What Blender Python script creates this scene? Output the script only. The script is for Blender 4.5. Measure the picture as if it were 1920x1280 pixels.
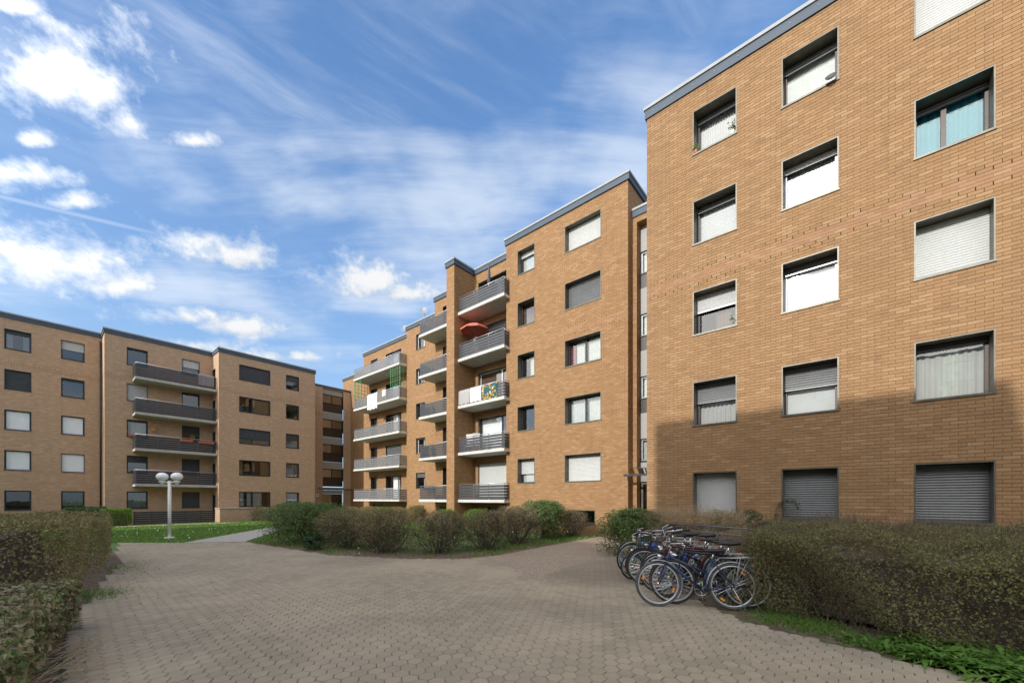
import bpy, math, random
import numpy as np
from mathutils import Vector, Matrix

for o in list(bpy.data.objects):
    bpy.data.objects.remove(o)
SC = bpy.context.scene
COL = SC.collection
R = math.radians
rng = np.random.default_rng(7)
random.seed(7)

# ------------------------------------------------------------------ camera
cam_d = bpy.data.cameras.new('camera')
cam = bpy.data.objects.new('camera', cam_d)
COL.objects.link(cam)
YAW = 40.188
cam.location = (0, 0, 1.65)
cam.rotation_euler = (R(90), 0, R(YAW - 90))
cam_d.sensor_width = 36
cam_d.lens = 36 * 744.08 / 1920
cam_d.shift_y = (934.752 - 640) / 1920
cam_d.clip_start = .05
cam_d.clip_end = 2000
SC.camera = cam

# ------------------------------------------------------------------ sun, exposure
SUN = Vector((-1, .08, .45)).normalized()
sun_d = bpy.data.lights.new('sun', 'SUN')
sun_d.energy = 2.0
sun_d.angle = R(.55)
sun_d.color = (1, .97, .92)
sun = bpy.data.objects.new('sun', sun_d)
COL.objects.link(sun)
sun.rotation_euler = (-SUN).to_track_quat('-Z', 'Y').to_euler()
SUN_EL = math.asin(SUN.z)
SUN_ROT = math.atan2(SUN.x, SUN.y)
SC.view_settings.view_transform = 'Standard'
SC.view_settings.look = 'None'
SC.view_settings.exposure = 1.0
SC.view_settings.gamma = 1
SC.view_settings.use_curve_mapping = False
SC.render.engine = 'CYCLES'
SC.cycles.max_bounces = 6
SC.cycles.transparent_max_bounces = 12
SC.cycles.use_denoising = True
SC.cycles.denoising_prefilter = 'NONE'
SC.cycles.use_adaptive_sampling = False


# ------------------------------------------------------------------ node helper
class NT:
    def __init__(s, tree):
        s.t = tree
        s.n = tree.nodes
        s.l = tree.links

    def node(s, typ, **kw):
        nd = s.n.new(typ)
        for k, v in kw.items():
            setattr(nd, k, v)
        return nd

    def put(s, sock, v):
        if isinstance(v, bpy.types.NodeSocket):
            s.l.new(v, sock)
        elif v is not None:
            if hasattr(sock.default_value, '__len__') and not hasattr(v, '__len__'):
                v = [v] * len(sock.default_value)
            if hasattr(sock.default_value, '__len__') and len(sock.default_value) == 4 and len(v) == 3:
                v = (*v, 1)
            sock.default_value = v

    def m(s, op, a, b=None, c=None, clamp=False):
        nd = s.node('ShaderNodeMath', operation=op, use_clamp=clamp)
        for i, v in enumerate((a, b, c)):
            s.put(nd.inputs[i], v) if v is not None else None
        return nd.outputs[0]

    def v(s, op, a, b=None, out=0, scale=None):
        nd = s.node('ShaderNodeVectorMath', operation=op)
        s.put(nd.inputs[0], a)
        if b is not None:
            s.put(nd.inputs[1], b)
        if scale is not None:
            s.put(nd.inputs[3], scale)
        return nd.outputs[out]

    def comb(s, x, y, z=0.):
        nd = s.node('ShaderNodeCombineXYZ')
        for i, v in enumerate((x, y, z)):
            s.put(nd.inputs[i], v)
        return nd.outputs[0]

    def sep(s, v):
        nd = s.node('ShaderNodeSeparateXYZ')
        s.put(nd.inputs[0], v)
        return nd.outputs

    def noise(s, vec, scale, detail=4, rough=.55, dist=0., out=0, dims='3D'):
        nd = s.node('ShaderNodeTexNoise', noise_dimensions=dims)
        if vec is not None:
            s.put(nd.inputs['Vector'], vec)
        nd.inputs['Scale'].default_value = scale
        nd.inputs['Detail'].default_value = detail
        nd.inputs['Roughness'].default_value = rough
        nd.inputs['Distortion'].default_value = dist
        return nd.outputs[out]

    def mix(s, f, a, b, blend='MIX'):
        nd = s.node('ShaderNodeMix', data_type='RGBA', blend_type=blend)
        s.put(nd.inputs[0], f)
        s.put(nd.inputs[6], a)
        s.put(nd.inputs[7], b)
        return nd.outputs[2]

    def ramp(s, f, stops, interp='LINEAR'):
        nd = s.node('ShaderNodeValToRGB')
        s.put(nd.inputs[0], f)
        cr = nd.color_ramp
        cr.interpolation = interp
        while len(cr.elements) < len(stops):
            cr.elements.new(.5)
        for e, (p, c) in zip(cr.elements, stops):
            e.position = p
            e.color = (*c, 1) if len(c) == 3 else c
        return nd.outputs[0]

    def step(s, x, a, b):
        nd = s.node('ShaderNodeMapRange', interpolation_type='SMOOTHSTEP')
        s.put(nd.inputs[0], x)
        s.put(nd.inputs[1], a)
        s.put(nd.inputs[2], b)
        return nd.outputs[0]


# ------------------------------------------------------------------ world: Nishita sky with clouds
world = bpy.data.worlds.new('World')
SC.world = world
world.cycles.sampling_method = 'MANUAL'
world.cycles.sample_map_resolution = 1024
world.use_nodes = True
world.node_tree.nodes.clear()
w = NT(world.node_tree)
sky = w.node('ShaderNodeTexSky', sky_type='NISHITA', sun_disc=False, sun_elevation=SUN_EL,
             sun_rotation=SUN_ROT, altitude=100, air_density=1.0, dust_density=.9, ozone_density=2.2)
D = w.v('NORMALIZE', w.node('ShaderNodeTexCoord').outputs['Generated'])
dx, dy, dz = w.sep(D)
az = w.m('MULTIPLY', w.m('ARCTAN2', dy, dx), 180 / math.pi)
el = w.m('MULTIPLY', w.m('ARCSINE', dz), 180 / math.pi)
skycol = w.mix(1., sky.outputs[0], (.98, 1.05, 1.13), 'MULTIPLY')
hz = w.m('MULTIPLY', w.m('POWER', w.m('SUBTRACT', 1.0, w.m('MAXIMUM', dz, 0.0)), 2.2), .85)
skycol = w.mix(hz, skycol, (1.42, 1.78, 2.20))
hsv = w.node('ShaderNodeHueSaturation')
hsv.inputs['Saturation'].default_value = 1.1
hsv.inputs['Value'].default_value = 1.0
w.put(hsv.inputs['Color'], skycol)
# cumulus: a handful of heaped clouds, in azimuth / elevation, edges broken by noise
nz = w.noise(w.v('MULTIPLY', D, (1, 1, 1.6)), 10, 10, .62, .05)
nz2 = w.noise(D, 34, 7, .62)
warp = w.m('ADD', w.m('MULTIPLY', w.m('SUBTRACT', nz, .5), 3.4), w.m('MULTIPLY', w.m('SUBTRACT', nz2, .5), 1.5))
cum = None
low = None
BLOBS = [(89.8, 34.4, 5.2, 3.6), (86.4, 35.2, 3.0, 2.6), (84.2, 34.2, 2.2, 1.9), (91.8, 37.6, 2.0, .9),
         (78.6, 35.2, 2.9, .9), (90.5, 29.9, 1.5, .9), (91.5, 27.0, 3.6, 1.4), (87.6, 26.8, 2.0, .8),
         (90.0, 20.6, 7.5, 3.0), (84.6, 21.0, 5.4, 1.9), (80.3, 19.4, 5.0, 1.8), (74.8, 19.6, 5.2, 1.7), (68.5, 17.4, 4.6, 1.1),
         (75.4, 26.6, 5.2, 1.8), (60.3, 27.0, 6.2, 2.6), (56.0, 26.5, 4.6, 1.8), (79.0, 16.5, 5.0, 1.3), (72.0, 16.8, 4.4, 1.2)]
for a, e, ra, re in BLOBS:
    ux = w.m('MULTIPLY', w.m('SUBTRACT', az, a), 1 / ra)
    kk = math.tan(R(a - 40)) * math.sin(R(e)) * math.cos(R(e)) * .9
    uy = w.m('MULTIPLY', w.m('SUBTRACT', w.m('SUBTRACT', el, e), w.m('MULTIPLY', w.m('SUBTRACT', a, az), kk)), 1 / re)
    uyb = w.m('MULTIPLY', uy, w.m('ADD', 1.25, w.m('MULTIPLY', w.m('SIGN', uy), -.25)))
    d = w.m('SUBTRACT', 1.0, w.m('SQRT', w.m('ADD', w.m('MULTIPLY', ux, ux), w.m('MULTIPLY', uyb, uyb))))
    cum = d if cum is None else w.m('SMOOTH_MAX', cum, d, .12)
    lo_ = w.m('MULTIPLY', uy, w.step(d, -.2, .3))
    low = lo_ if low is None else w.m('MINIMUM', low, lo_)
cumd = w.m('ADD', cum, warp)
cmask = w.step(cumd, -.34, .92)
# denser cloud cover added outside the view to raise the fill light
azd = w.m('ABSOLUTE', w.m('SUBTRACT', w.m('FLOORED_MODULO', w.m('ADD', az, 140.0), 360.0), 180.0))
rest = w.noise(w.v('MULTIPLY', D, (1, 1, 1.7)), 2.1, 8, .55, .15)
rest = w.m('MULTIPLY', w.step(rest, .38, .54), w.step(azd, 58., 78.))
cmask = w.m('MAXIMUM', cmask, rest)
# cirrus: long thin streaks on a high plane
inv = w.m('DIVIDE', 1.0, w.m('MAXIMUM', w.m('ADD', dz, .06), .05))
px_ = w.m('MULTIPLY', w.m('ADD', w.m('MULTIPLY', dx, .645), w.m('MULTIPLY', dy, -.764)), inv)
py_ = w.m('MULTIPLY', w.m('ADD', w.m('MULTIPLY', dx, .764), w.m('MULTIPLY', dy, .645)), inv)
P = w.comb(w.m('MULTIPLY', px_, .42), w.m('MULTIPLY', py_, 1.9), 3.1)
big = w.noise(w.comb(px_, py_, 7.7), .9, 3, .5)
P2 = w.v('ADD', P, w.v('SCALE', w.comb(big, big, 0), scale=.45))
ci = w.noise(P2, 1.3, 9, .63, .25)
ci2 = w.noise(w.comb(w.m('MULTIPLY', px_, 1.3), w.m('MULTIPLY', py_, 1.0), 1.), 1.2, 4, .55)
cimask = w.m('MULTIPLY', w.step(w.m('ADD', ci, w.m('MULTIPLY', w.m('SUBTRACT', ci2, .5), 1.0)), .40, .77), .78)
cimask = w.m('MULTIPLY', cimask, w.step(dz, .2, .42))
qx = w.m('ADD', w.m('MULTIPLY', px_, .80), w.m('MULTIPLY', py_, .60))
qy = w.m('SUBTRACT', w.m('MULTIPLY', py_, .80), w.m('MULTIPLY', px_, .60))
cj = w.noise(w.comb(w.m('MULTIPLY', qx, .55), w.m('ADD', w.m('MULTIPLY', qy, 2.1), w.m('MULTIPLY', big, .7)), 5.2), 1.25, 9, .62, .35)
cj2 = w.noise(w.comb(qx, qy, 9.), .8, 3, .5)
cjm = w.m('MULTIPLY', w.step(w.m('ADD', cj, w.m('MULTIPLY', w.m('SUBTRACT', cj2, .5), .8)), .43, .80), .66)
cimask = w.m('MAXIMUM', cimask, w.m('MULTIPLY', cjm, w.step(dz, .45, .62)))
# contrail
d1 = Vector((math.cos(R(92.4)) * math.cos(R(25.0)), math.sin(R(92.4)) * math.cos(R(25.0)), math.sin(R(25.0))))
d2 = Vector((math.cos(R(81.8)) * math.cos(R(26.45)), math.sin(R(81.8)) * math.cos(R(26.45)), math.sin(R(26.45))))
nn = d1.cross(d2).normalized()
tr = w.m('ABSOLUTE', w.v('DOT_PRODUCT', D, tuple(nn), out=1))
trm = w.m('MULTIPLY', w.m('SUBTRACT', 1., w.step(tr, .0006, .0042)), w.m('MULTIPLY', w.step(az, 77., 86.), .22))
thin = w.m('MAXIMUM', cimask, trm)
shade = w.step(w.m('ADD', low, w.m('MULTIPLY', warp, .35)), -.75, .1)
body = w.step(w.m('ADD', cumd, w.m('MULTIPLY', w.m('SUBTRACT', nz2, .5), 1.6)), .1, 1.0)
ccol = w.mix(shade, (.58, .66, .78), w.mix(body, (.74, .81, .90), (.93, .94, .955)))
ccol = w.mix(cmask, (.76, .86, 1.0), ccol)
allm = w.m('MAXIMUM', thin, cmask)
bg1 = w.node('ShaderNodeBackground')
w.put(bg1.inputs[0], hsv.outputs[0])
bg1.inputs[1].default_value = .13
# unseen clouds near the low sun, brightened and warmed to fill the shade
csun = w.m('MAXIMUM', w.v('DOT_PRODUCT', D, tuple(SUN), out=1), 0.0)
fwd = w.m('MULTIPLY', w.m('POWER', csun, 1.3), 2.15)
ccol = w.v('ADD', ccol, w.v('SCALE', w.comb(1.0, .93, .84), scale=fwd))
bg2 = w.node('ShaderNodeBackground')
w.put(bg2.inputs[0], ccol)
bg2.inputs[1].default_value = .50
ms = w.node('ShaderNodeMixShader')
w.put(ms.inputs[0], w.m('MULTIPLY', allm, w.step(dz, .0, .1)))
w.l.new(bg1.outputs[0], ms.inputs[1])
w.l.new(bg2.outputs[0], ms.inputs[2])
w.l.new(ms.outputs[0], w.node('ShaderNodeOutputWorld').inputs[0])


# ------------------------------------------------------------------ materials
MATS = {}


def new_mat(name):
    m = bpy.data.materials.new(name)
    m.use_nodes = True
    m.node_tree.nodes.clear()
    MATS[name] = m
    return m, NT(m.node_tree)


def finish(n, bsdf):
    n.l.new(bsdf, n.node('ShaderNodeOutputMaterial').inputs[0])


def plain(name, col, rough=.6, metal=0., var=.15, scale=6., bump=0., spec=.5, dirt=None):
    m, n = new_mat(name)
    pos = n.node('ShaderNodeNewGeometry').outputs['Position']
    f = n.noise(pos, scale, 5, .6)
    k0 = tuple(c * (1 - var) for c in col)
    k1 = tuple(min(1, c * (1 + var)) for c in col)
    c = n.ramp(f, [(.3, k0), (.7, k1)])
    if dirt:
        g = n.step(n.noise(n.v('MULTIPLY', pos, (1, 1, .25)), 3.5, 5, .65), .52, .75)
        c = n.mix(n.m('MULTIPLY', g, dirt[3]), c, dirt[:3])
    b = n.node('ShaderNodeBsdfPrincipled')
    n.put(b.inputs['Base Color'], c)
    b.inputs['Roughness'].default_value = rough
    b.inputs['Metallic'].default_value = metal
    b.inputs['Specular IOR Level'].default_value = spec
    if bump:
        bp = n.node('ShaderNodeBump')
        bp.inputs['Strength'].default_value = .6
        bp.inputs['Distance'].default_value = bump
        n.put(bp.inputs['Height'], n.noise(pos, scale * 6, 5, .6))
        n.l.new(bp.outputs[0], b.inputs['Normal'])
    finish(n, b.outputs[0])
    return m


BL, BH = .25, 2.8 / 34


def brick_mat(name, cols, zband, redband=.8, flat=True):
    m, n = new_mat(name)
    geo = n.node('ShaderNodeNewGeometry')
    x, y, z = n.sep(geo.outputs['Position'])
    nx, ny, nzz = n.sep(geo.outputs['True Normal'])
    fac = n.m('GREATER_THAN', n.m('ABSOLUTE', nx), n.m('ABSOLUTE', ny))
    u = n.m('ADD', x, n.m('MULTIPLY', fac, n.m('SUBTRACT', y, x)))
    zr = n.m('DIVIDE', z, BH)
    row = n.m('FLOOR', zr)
    s_ = n.m('ADD', n.m('DIVIDE', u, BL), n.m('MULTIPLY', n.m('FLOORED_MODULO', row, 2.0), .5))
    cell = n.m('FLOOR', s_)
    fu = n.m('SUBTRACT', s_, cell)
    fv = n.m('SUBTRACT', zr, row)
    du = n.m('MULTIPLY', n.m('MINIMUM', fu, n.m('SUBTRACT', 1., fu)), BL)
    dv = n.m('MULTIPLY', n.m('MINIMUM', fv, n.m('SUBTRACT', 1., fv)), BH)
    d = n.m('MINIMUM', du, dv)
    mask = n.step(d, .0035, .0065)
    wn = n.node('ShaderNodeTexWhiteNoise', noise_dimensions='3D')
    n.put(wn.inputs[0], n.comb(cell, row, n.m('MULTIPLY', fac, 7.3)))
    h = wn.outputs['Value']
    hr, hg, hb = n.sep(wn.outputs['Color'])
    pos = geo.outputs['Position']
    bc = n.ramp(h, [(0, cols[0]), (.14, cols[1]), (.45, cols[2]), (.75, cols[3]), (.93, cols[4]), (1, cols[4])])
    mid = n.noise(n.v('MULTIPLY', pos, (7, 7, 20)), 1.3, 4, .65, .4)
    bc = n.mix(n.m('MULTIPLY', n.step(mid, .52, .74), .35), bc, cols[4])
    # weather: large soft zones and streaks
    big = n.noise(n.v('MULTIPLY', pos, (1, 1, .5)), .9, 5, .65)
    bc = n.mix(n.m('MULTIPLY', n.step(big, .48, .75), .45), bc, cols[0])
    fine = n.noise(n.v('MULTIPLY', pos, (14, 14, 60)), 1.5, 4, .7)
    bc = n.mix(n.m('MULTIPLY', n.step(fine, .45, .72), .30), bc, tuple(c * .66 for c in cols[1]))
    run = n.noise(n.comb(n.m('MULTIPLY', u, 5.0), n.m('MULTIPLY', z, .32), n.m('MULTIPLY', fac, 3.)), 1.0, 5, .62)
    bc = n.mix(n.m('MULTIPLY', n.step(run, .54, .74), .30), bc, tuple(c * .62 for c in cols[0]))
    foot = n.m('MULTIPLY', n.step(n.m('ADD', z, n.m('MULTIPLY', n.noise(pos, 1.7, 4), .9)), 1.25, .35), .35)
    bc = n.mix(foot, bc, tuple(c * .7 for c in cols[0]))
    # reddish renewed courses
    rr = n.m('SUBTRACT', row, float(round(zband / BH)))
    inband = n.m('MULTIPLY', n.m('GREATER_THAN', rr, -.5), n.m('LESS_THAN', rr, 2.5))
    red = n.ramp(hr, [(0, (.31, .15, .085)), (.5, (.34, .175, .10)), (1, (.37, .21, .12))])
    bc = n.mix(n.m('MULTIPLY', inband, redband), bc, red)
    near = n.m('MULTIPLY', n.m('GREATER_THAN', rr, -2.5), n.m('LESS_THAN', rr, 4.5))
    slot = n.m('MULTIPLY', n.m('MULTIPLY', near, n.m('SUBTRACT', 1., inband)),
               n.m('MULTIPLY', n.m('LESS_THAN', du, .009), n.m('GREATER_THAN', hg, .45)))
    bed = n.mix(n.step(n.noise(n.v('MULTIPLY', pos, (2.2, 2.2, 5)), 1.6, 5, .6), .38, .62), tuple(c * .42 for c in cols[1]), tuple(c * .80 for c in cols[1]))
    mort = n.mix(n.m('LESS_THAN', du, dv), bed, tuple(c * .86 for c in cols[1]))
    mort = n.mix(n.m('MULTIPLY', inband, redband), mort, (.40, .36, .31))
    c = n.mix(mask, mort, bc)
    c = n.mix(slot, c, (.02, .015, .01))
    b = n.node('ShaderNodeBsdfPrincipled')
    n.put(b.inputs['Base Color'], c)
    b.inputs['Roughness'].default_value = .85
    b.inputs['Specular IOR Level'].default_value = .25
    bp = n.node('ShaderNodeBump')
    bp.inputs['Strength'].default_value = .7
    bp.inputs['Distance'].default_value = .006
    hh = n.m('ADD', mask, n.m('ADD', n.m('MULTIPLY', n.noise(pos, 60, 4), .45), n.m('MULTIPLY', hb, .5)))
    n.put(bp.inputs['Height'], hh)
    n.l.new(bp.outputs[0], b.inputs['Normal'])
    finish(n, b.outputs[0])
    return m


C_R = [(0.248, 0.148, 0.076), (0.282, 0.163, 0.079), (0.299, 0.174, 0.085), (0.313, 0.185, 0.091), (0.347, 0.216, 0.114)]
C_M = [(0.256, 0.149, 0.074), (0.291, 0.164, 0.077), (0.309, 0.175, 0.083), (0.324, 0.186, 0.089), (0.358, 0.217, 0.112)]
C_C = [(.43, .29, .19), (.46, .305, .20), (.48, .318, .207), (.50, .332, .216), (.54, .375, .255)]
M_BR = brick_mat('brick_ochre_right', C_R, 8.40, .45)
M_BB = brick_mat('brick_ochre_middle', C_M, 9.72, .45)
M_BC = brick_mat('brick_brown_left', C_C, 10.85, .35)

M_FASCIA = plain('fascia_blue_metal', (.045, .068, .098), .6, .0, .12, 1.2)
M_COPING = plain('coping_zinc', (.31, .32, .325), .65, .0, .1, 3)
M_ROOF = plain('roof_bitumen', (.08, .08, .08), .9)
M_LINE = plain('lining_bronze_metal', (.12, .108, .082), .42, .35, .25, 5)
M_LINEC = plain('lining_dark_metal', (.035, .04, .046), .4, .3, .2, 5)
M_SILL = plain('sill_grey_metal', (.30, .31, .31), .4, .5, .2, 5)
M_SASHB = plain('sash_brown', (.055, .030, .022), .45, 0, .2, 9)
M_SASHD = plain('sash_dark', (.022, .024, .027), .4, 0, .2, 9)
M_SASHW = plain('sash_white', (.7, .7, .68), .4, 0, .05, 9)
M_SHW = plain('shutter_white', (.47, .48, .465), .42, 0, .04, 4, dirt=(.42, .42, .38, .35))
M_SHG = plain('shutter_grey', (.15, .153, .155), .3, .25, .08, 4, dirt=(.12, .12, .12, .5))
M_SHK = plain('shutter_charcoal', (.055, .058, .062), .32, .2, .15, 4)
M_SHL = plain('shutter_lightgrey', (.46, .46, .45), .38, .1, .05, 4)
M_CUW = plain('curtain_white', (.86, .87, .88), .9, 0, .04, 3)
M_CUX = plain('curtain_cloud_glare', (.62, .635, .645), .7, 0, .06, 2)  # pale sheet painting the glare of clouds reflected in the panes
M_SHWB = plain('blind_bright_white', (.80, .82, .85), .35, 0, .03, 4)
M_CUV = plain('curtain_offwhite', (.50, .51, .50), .9, 0, .05, 3)
M_CUS = plain('curtain_sheer', (.52, .55, .52), .9, 0, .10, 5)
M_CUT = plain('curtain_teal', (.045, .33, .40), .85, 0, .06, 3)
M_CUY = plain('curtain_cream', (.55, .42, .24), .9, 0, .1, 3)
M_CUR = plain('curtain_burgundy', (.20, .03, .06), .9, 0, .1, 3)
M_CUN = plain('curtain_brown', (.12, .075, .05), .9, 0, .2, 5)
M_CUG = plain('curtain_green', (.05, .12, .07), .9, 0, .2, 5)
M_FROST = plain('frosted_foil', (.44, .45, .455), .22, .45, .25, 40, .006)
M_ROOM = plain('room_dark', (.06, .052, .045), .9, 0, .3, 1.5)
M_SLAB = plain('slab_white_concrete', (.52, .505, .47), .75, 0, .08, 2.5, .002, dirt=(.30, .27, .22, .45))
M_SLABC = plain('slab_grey_concrete', (.40, .39, .36), .8, 0, .12, 2.5, .002, dirt=(.22, .2, .17, .5))
M_SLAT = plain('slat_dark_grey', (.06, .063, .068), .42, .1, .15, 3)
M_SLATL = plain('slat_silver_grey', (.20, .205, .21), .42, .25, .12, 3)
M_SLATC = plain('slat_blue_black', (.030, .035, .045), .42, .1, .2, 3)
M_STEEL = plain('galvanised_steel', (.50, .51, .52), .38, .75, .12, 12)
M_RAIL = plain('weathered_zinc', (.17, .175, .175), .6, .4, .2, 12)
M_PANEL = plain('panel_offwhite', (.29, .28, .26), .55, 0, .05, 2)
M_SPAND = plain('spandrel_brown', (.035, .027, .022), .35, .1, .2, 3)
M_CHROME = plain('chrome', (.62, .63, .64), .22, .95, .08, 20)
M_ALU = plain('aluminium_rim', (.60, .61, .62), .35, .6, .06, 20)
M_TYRE = plain('tyre_rubber', (.028, .028, .029), .75, 0, .3, 30)
M_TYREG = plain('tyre_grey', (.085, .085, .088), .75, 0, .3, 30)
M_BLACK = plain('black_plastic', (.018, .018, .02), .5, 0, .2, 30)
M_ORANGE = plain('reflector_orange', (.85, .30, .02), .3, 0, .1, 30)
M_YELLOW = plain('reflector_yellow', (.80, .65, .03), .3, 0, .1, 30)
M_RED = plain('reflector_red', (.55, .03, .03), .3, 0, .1, 30)
M_NAVY = plain('paint_navy', (.022, .048, .125), .28, .15, .1, 8)
M_BLUE = plain('paint_blue', (.03, .10, .42), .28, .1, .1, 8)
M_TEAL = plain('paint_teal', (.03, .16, .15), .3, .1, .1, 8)
M_REDP = plain('paint_red', (.12, .018, .018), .3, .1, .1, 8)
M_BLKP = plain('paint_black', (.016, .017, .019), .28, .1, .1, 8)
M_SILV = plain('paint_silver', (.45, .46, .48), .3, .5, .1, 8)
M_WHITE = plain('white_plastic', (.78, .78, .76), .4, 0, .04, 6)
M_LAMPW = plain('lamp_white_paint', (.82, .80, .77), .5, 0, .06, 6, dirt=(.50, .46, .40, .3))
M_GLOBE = plain('lamp_opal_glass', (.92, .92, .92), .25, 0, .03, 3)
M_PARA = plain('parasol_red', (.60, .15, .11), .8, 0, .12, 5)
M_PARB = plain('parasol_dark_cloth', (.07, .075, .11), .85, 0, .15, 6)
M_PGREEN = plain('lattice_green', (.075, .30, .12), .5, 0, .12, 6)
M_TERRA = plain('terracotta_plastic', (.42, .12, .07), .6, 0, .12, 6)
M_TOWW = plain('cloth_white', (.80, .80, .80), .9, 0, .04, 5)
M_TOWG = plain('cloth_grey', (.36, .35, .34), .9, 0, .1, 20)
M_CLOTHD = plain('cloth_taupe', (.20, .18, .19), .9, 0, .3, 14)
M_DISH = plain('dish_grey', (.22, .24, .27), .5, .1, .1, 6)
M_SIGNO = plain('sign_sand', (.60, .36, .20), .5, 0, .06, 6)
M_SIGNR = plain('sign_rust', (.33, .12, .06), .5, 0, .06, 6)
M_WOODY = plain('birdhouse_wood', (.52, .30, .11), .7, 0, .15, 14)
M_STONE = plain('coping_stone', (.34, .31, .28), .85, 0, .12, 6, .003)
M_TWIG = plain('twig_brown', (.125, .098, .062), .9, 0, .35, 9)
M_TWIGD = plain('twig_dark', (.10, .078, .058), .9, 0, .35, 9)
M_STRAW = plain('dry_stalk', (.36, .27, .17), .9, 0, .25, 14)
M_DAISY = plain('daisy_white', (.85, .85, .80), .8, 0, .05, 9)


def pattern_mat():
    m, n = new_mat('cloth_patterned')
    pos = n.node('ShaderNodeNewGeometry').outputs['Position']
    vo = n.node('ShaderNodeTexVoronoi')
    n.put(vo.inputs['Vector'], n.v('MULTIPLY', pos, (.2, 1, 1)))
    vo.inputs['Scale'].default_value = 6.5
    f = n.step(vo.outputs['Distance'], .42, .50)
    vr = n.sep(vo.outputs['Color'])
    blob = n.ramp(vr[0], [(0, (.42, .25, .03)), (.5, (.40, .30, .05)), (.75, (.36, .14, .03)), (.88, (.42, .44, .42))], 'CONSTANT')
    c = n.mix(f, blob, (.02, .09, .10))
    b = n.node('ShaderNodeBsdfPrincipled')
    n.put(b.inputs['Base Color'], c)
    b.inputs['Roughness'].default_value = .9
    finish(n, b.outputs[0])
    return m


M_PATT = pattern_mat()


def glass_mat():
    m, n = new_mat('window_glass')
    fr = n.node('ShaderNodeFresnel')
    fr.inputs[0].default_value = 1.95
    t = n.node('ShaderNodeBsdfTransparent')
    t.inputs[0].default_value = (.97, .985, .98, 1)
    g = n.node('ShaderNodeBsdfGlossy')
    g.inputs['Roughness'].default_value = .015
    pos = n.node('ShaderNodeNewGeometry').outputs['Position']
    bp = n.node('ShaderNodeBump')
    bp.inputs['Strength'].default_value = .12
    bp.inputs['Distance'].default_value = .01
    n.put(bp.inputs['Height'], n.noise(pos, 1.6, 2))
    n.l.new(bp.outputs[0], g.inputs['Normal'])
    mx = n.node('ShaderNodeMixShader')
    n.put(mx.inputs[0], n.m('MINIMUM', n.m('MULTIPLY', fr.outputs[0], 1.7), 1.))
    n.l.new(t.outputs[0], mx.inputs[1])
    n.l.new(g.outputs[0], mx.inputs[2])
    finish(n, mx.outputs[0])
    return m


M_GLASS = glass_mat()


def leaf_mat(name, cols, trans=.25, rough=.5, patch=None):
    m, n = new_mat(name)
    geo = n.node('ShaderNodeNewGeometry')
    k = len(cols)
    c = n.ramp(geo.outputs['Random Per Island'], [(i / max(1, k - 1), q) for i, q in enumerate(cols)])
    if patch:
        f = n.step(n.noise(geo.outputs['Position'], patch[3], 3, .6), .45, .62)
        c = n.mix(n.m('MULTIPLY', f, patch[4]), c, patch[:3])
    b = n.node('ShaderNodeBsdfPrincipled')
    n.put(b.inputs['Base Color'], c)
    b.inputs['Roughness'].default_value = rough
    b.inputs['Specular IOR Level'].default_value = .35
    t = n.node('ShaderNodeBsdfTranslucent')
    n.put(t.inputs[0], c)
    mx = n.node('ShaderNodeMixShader')
    mx.inputs[0].default_value = trans
    n.l.new(b.outputs[0], mx.inputs[1])
    n.l.new(t.outputs[0], mx.inputs[2])
    finish(n, mx.outputs[0])
    return m


M_LBIG = leaf_mat('leaf_hedge_olive', [(0.160, 0.181, 0.054), (0.234, 0.245, 0.075), (0.319, 0.276, 0.106), (0.213, 0.149, 0.075), (0.425, 0.361, 0.170)], .25, .32)
M_LFRONT = leaf_mat('leaf_hedge_broad', [(0.112, 0.179, 0.056), (0.188, 0.263, 0.094), (0.319, 0.338, 0.160), (0.281, 0.206, 0.122), (0.450, 0.394, 0.235)], .22, .3,
                    patch=(.24, .175, .11, 1.6, .55))
M_LRIGHT = leaf_mat('leaf_hedge_brown', [(.150, .172, .055), (.225, .235, .075), (.285, .265, .105), (.185, .150, .075), (.330, .320, .125)], .36,
                    patch=(.20, .145, .08, 1.3, .3))
M_LGREEN = leaf_mat('leaf_evergreen', [(0.059, 0.125, 0.034), (0.101, 0.185, 0.050), (0.151, 0.235, 0.067), (0.202, 0.252, 0.084)], .36)
M_LDARK = leaf_mat('leaf_yew', [(0.027, 0.068, 0.027), (0.045, 0.098, 0.033), (0.060, 0.128, 0.045)], .36)
M_LLIME = leaf_mat('leaf_lime', [(0.091, 0.195, 0.016), (0.130, 0.260, 0.026), (0.169, 0.312, 0.039)], .36)
M_LBUD = leaf_mat('leaf_bud_brown', [(0.274, 0.224, 0.109), (0.344, 0.300, 0.124), (0.431, 0.330, 0.166), (0.258, 0.286, 0.096)], .36)
M_LTAN = leaf_mat('leaf_tan', [(0.286, 0.195, 0.091), (0.364, 0.260, 0.117), (0.312, 0.286, 0.104), (0.234, 0.221, 0.078)], .36)
M_LWEED = leaf_mat('leaf_weed', [(.085, .17, .03), (.11, .23, .04), (.15, .29, .055), (.21, .33, .08)], .36, .4)
M_GRASS = leaf_mat('grass_blade', [(0.076, 0.179, 0.025), (0.114, 0.239, 0.034), (0.162, 0.289, 0.052), (0.228, 0.289, 0.085)], .36)
M_LITTER = leaf_mat('dead_leaf', [(.16, .09, .05), (.22, .14, .08), (.11, .07, .045), (.30, .22, .15)], .1, .8)
M_FLOWY = leaf_mat('flower_yellow', [(.7, .5, .02), (.75, .6, .05)], .2)


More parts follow.
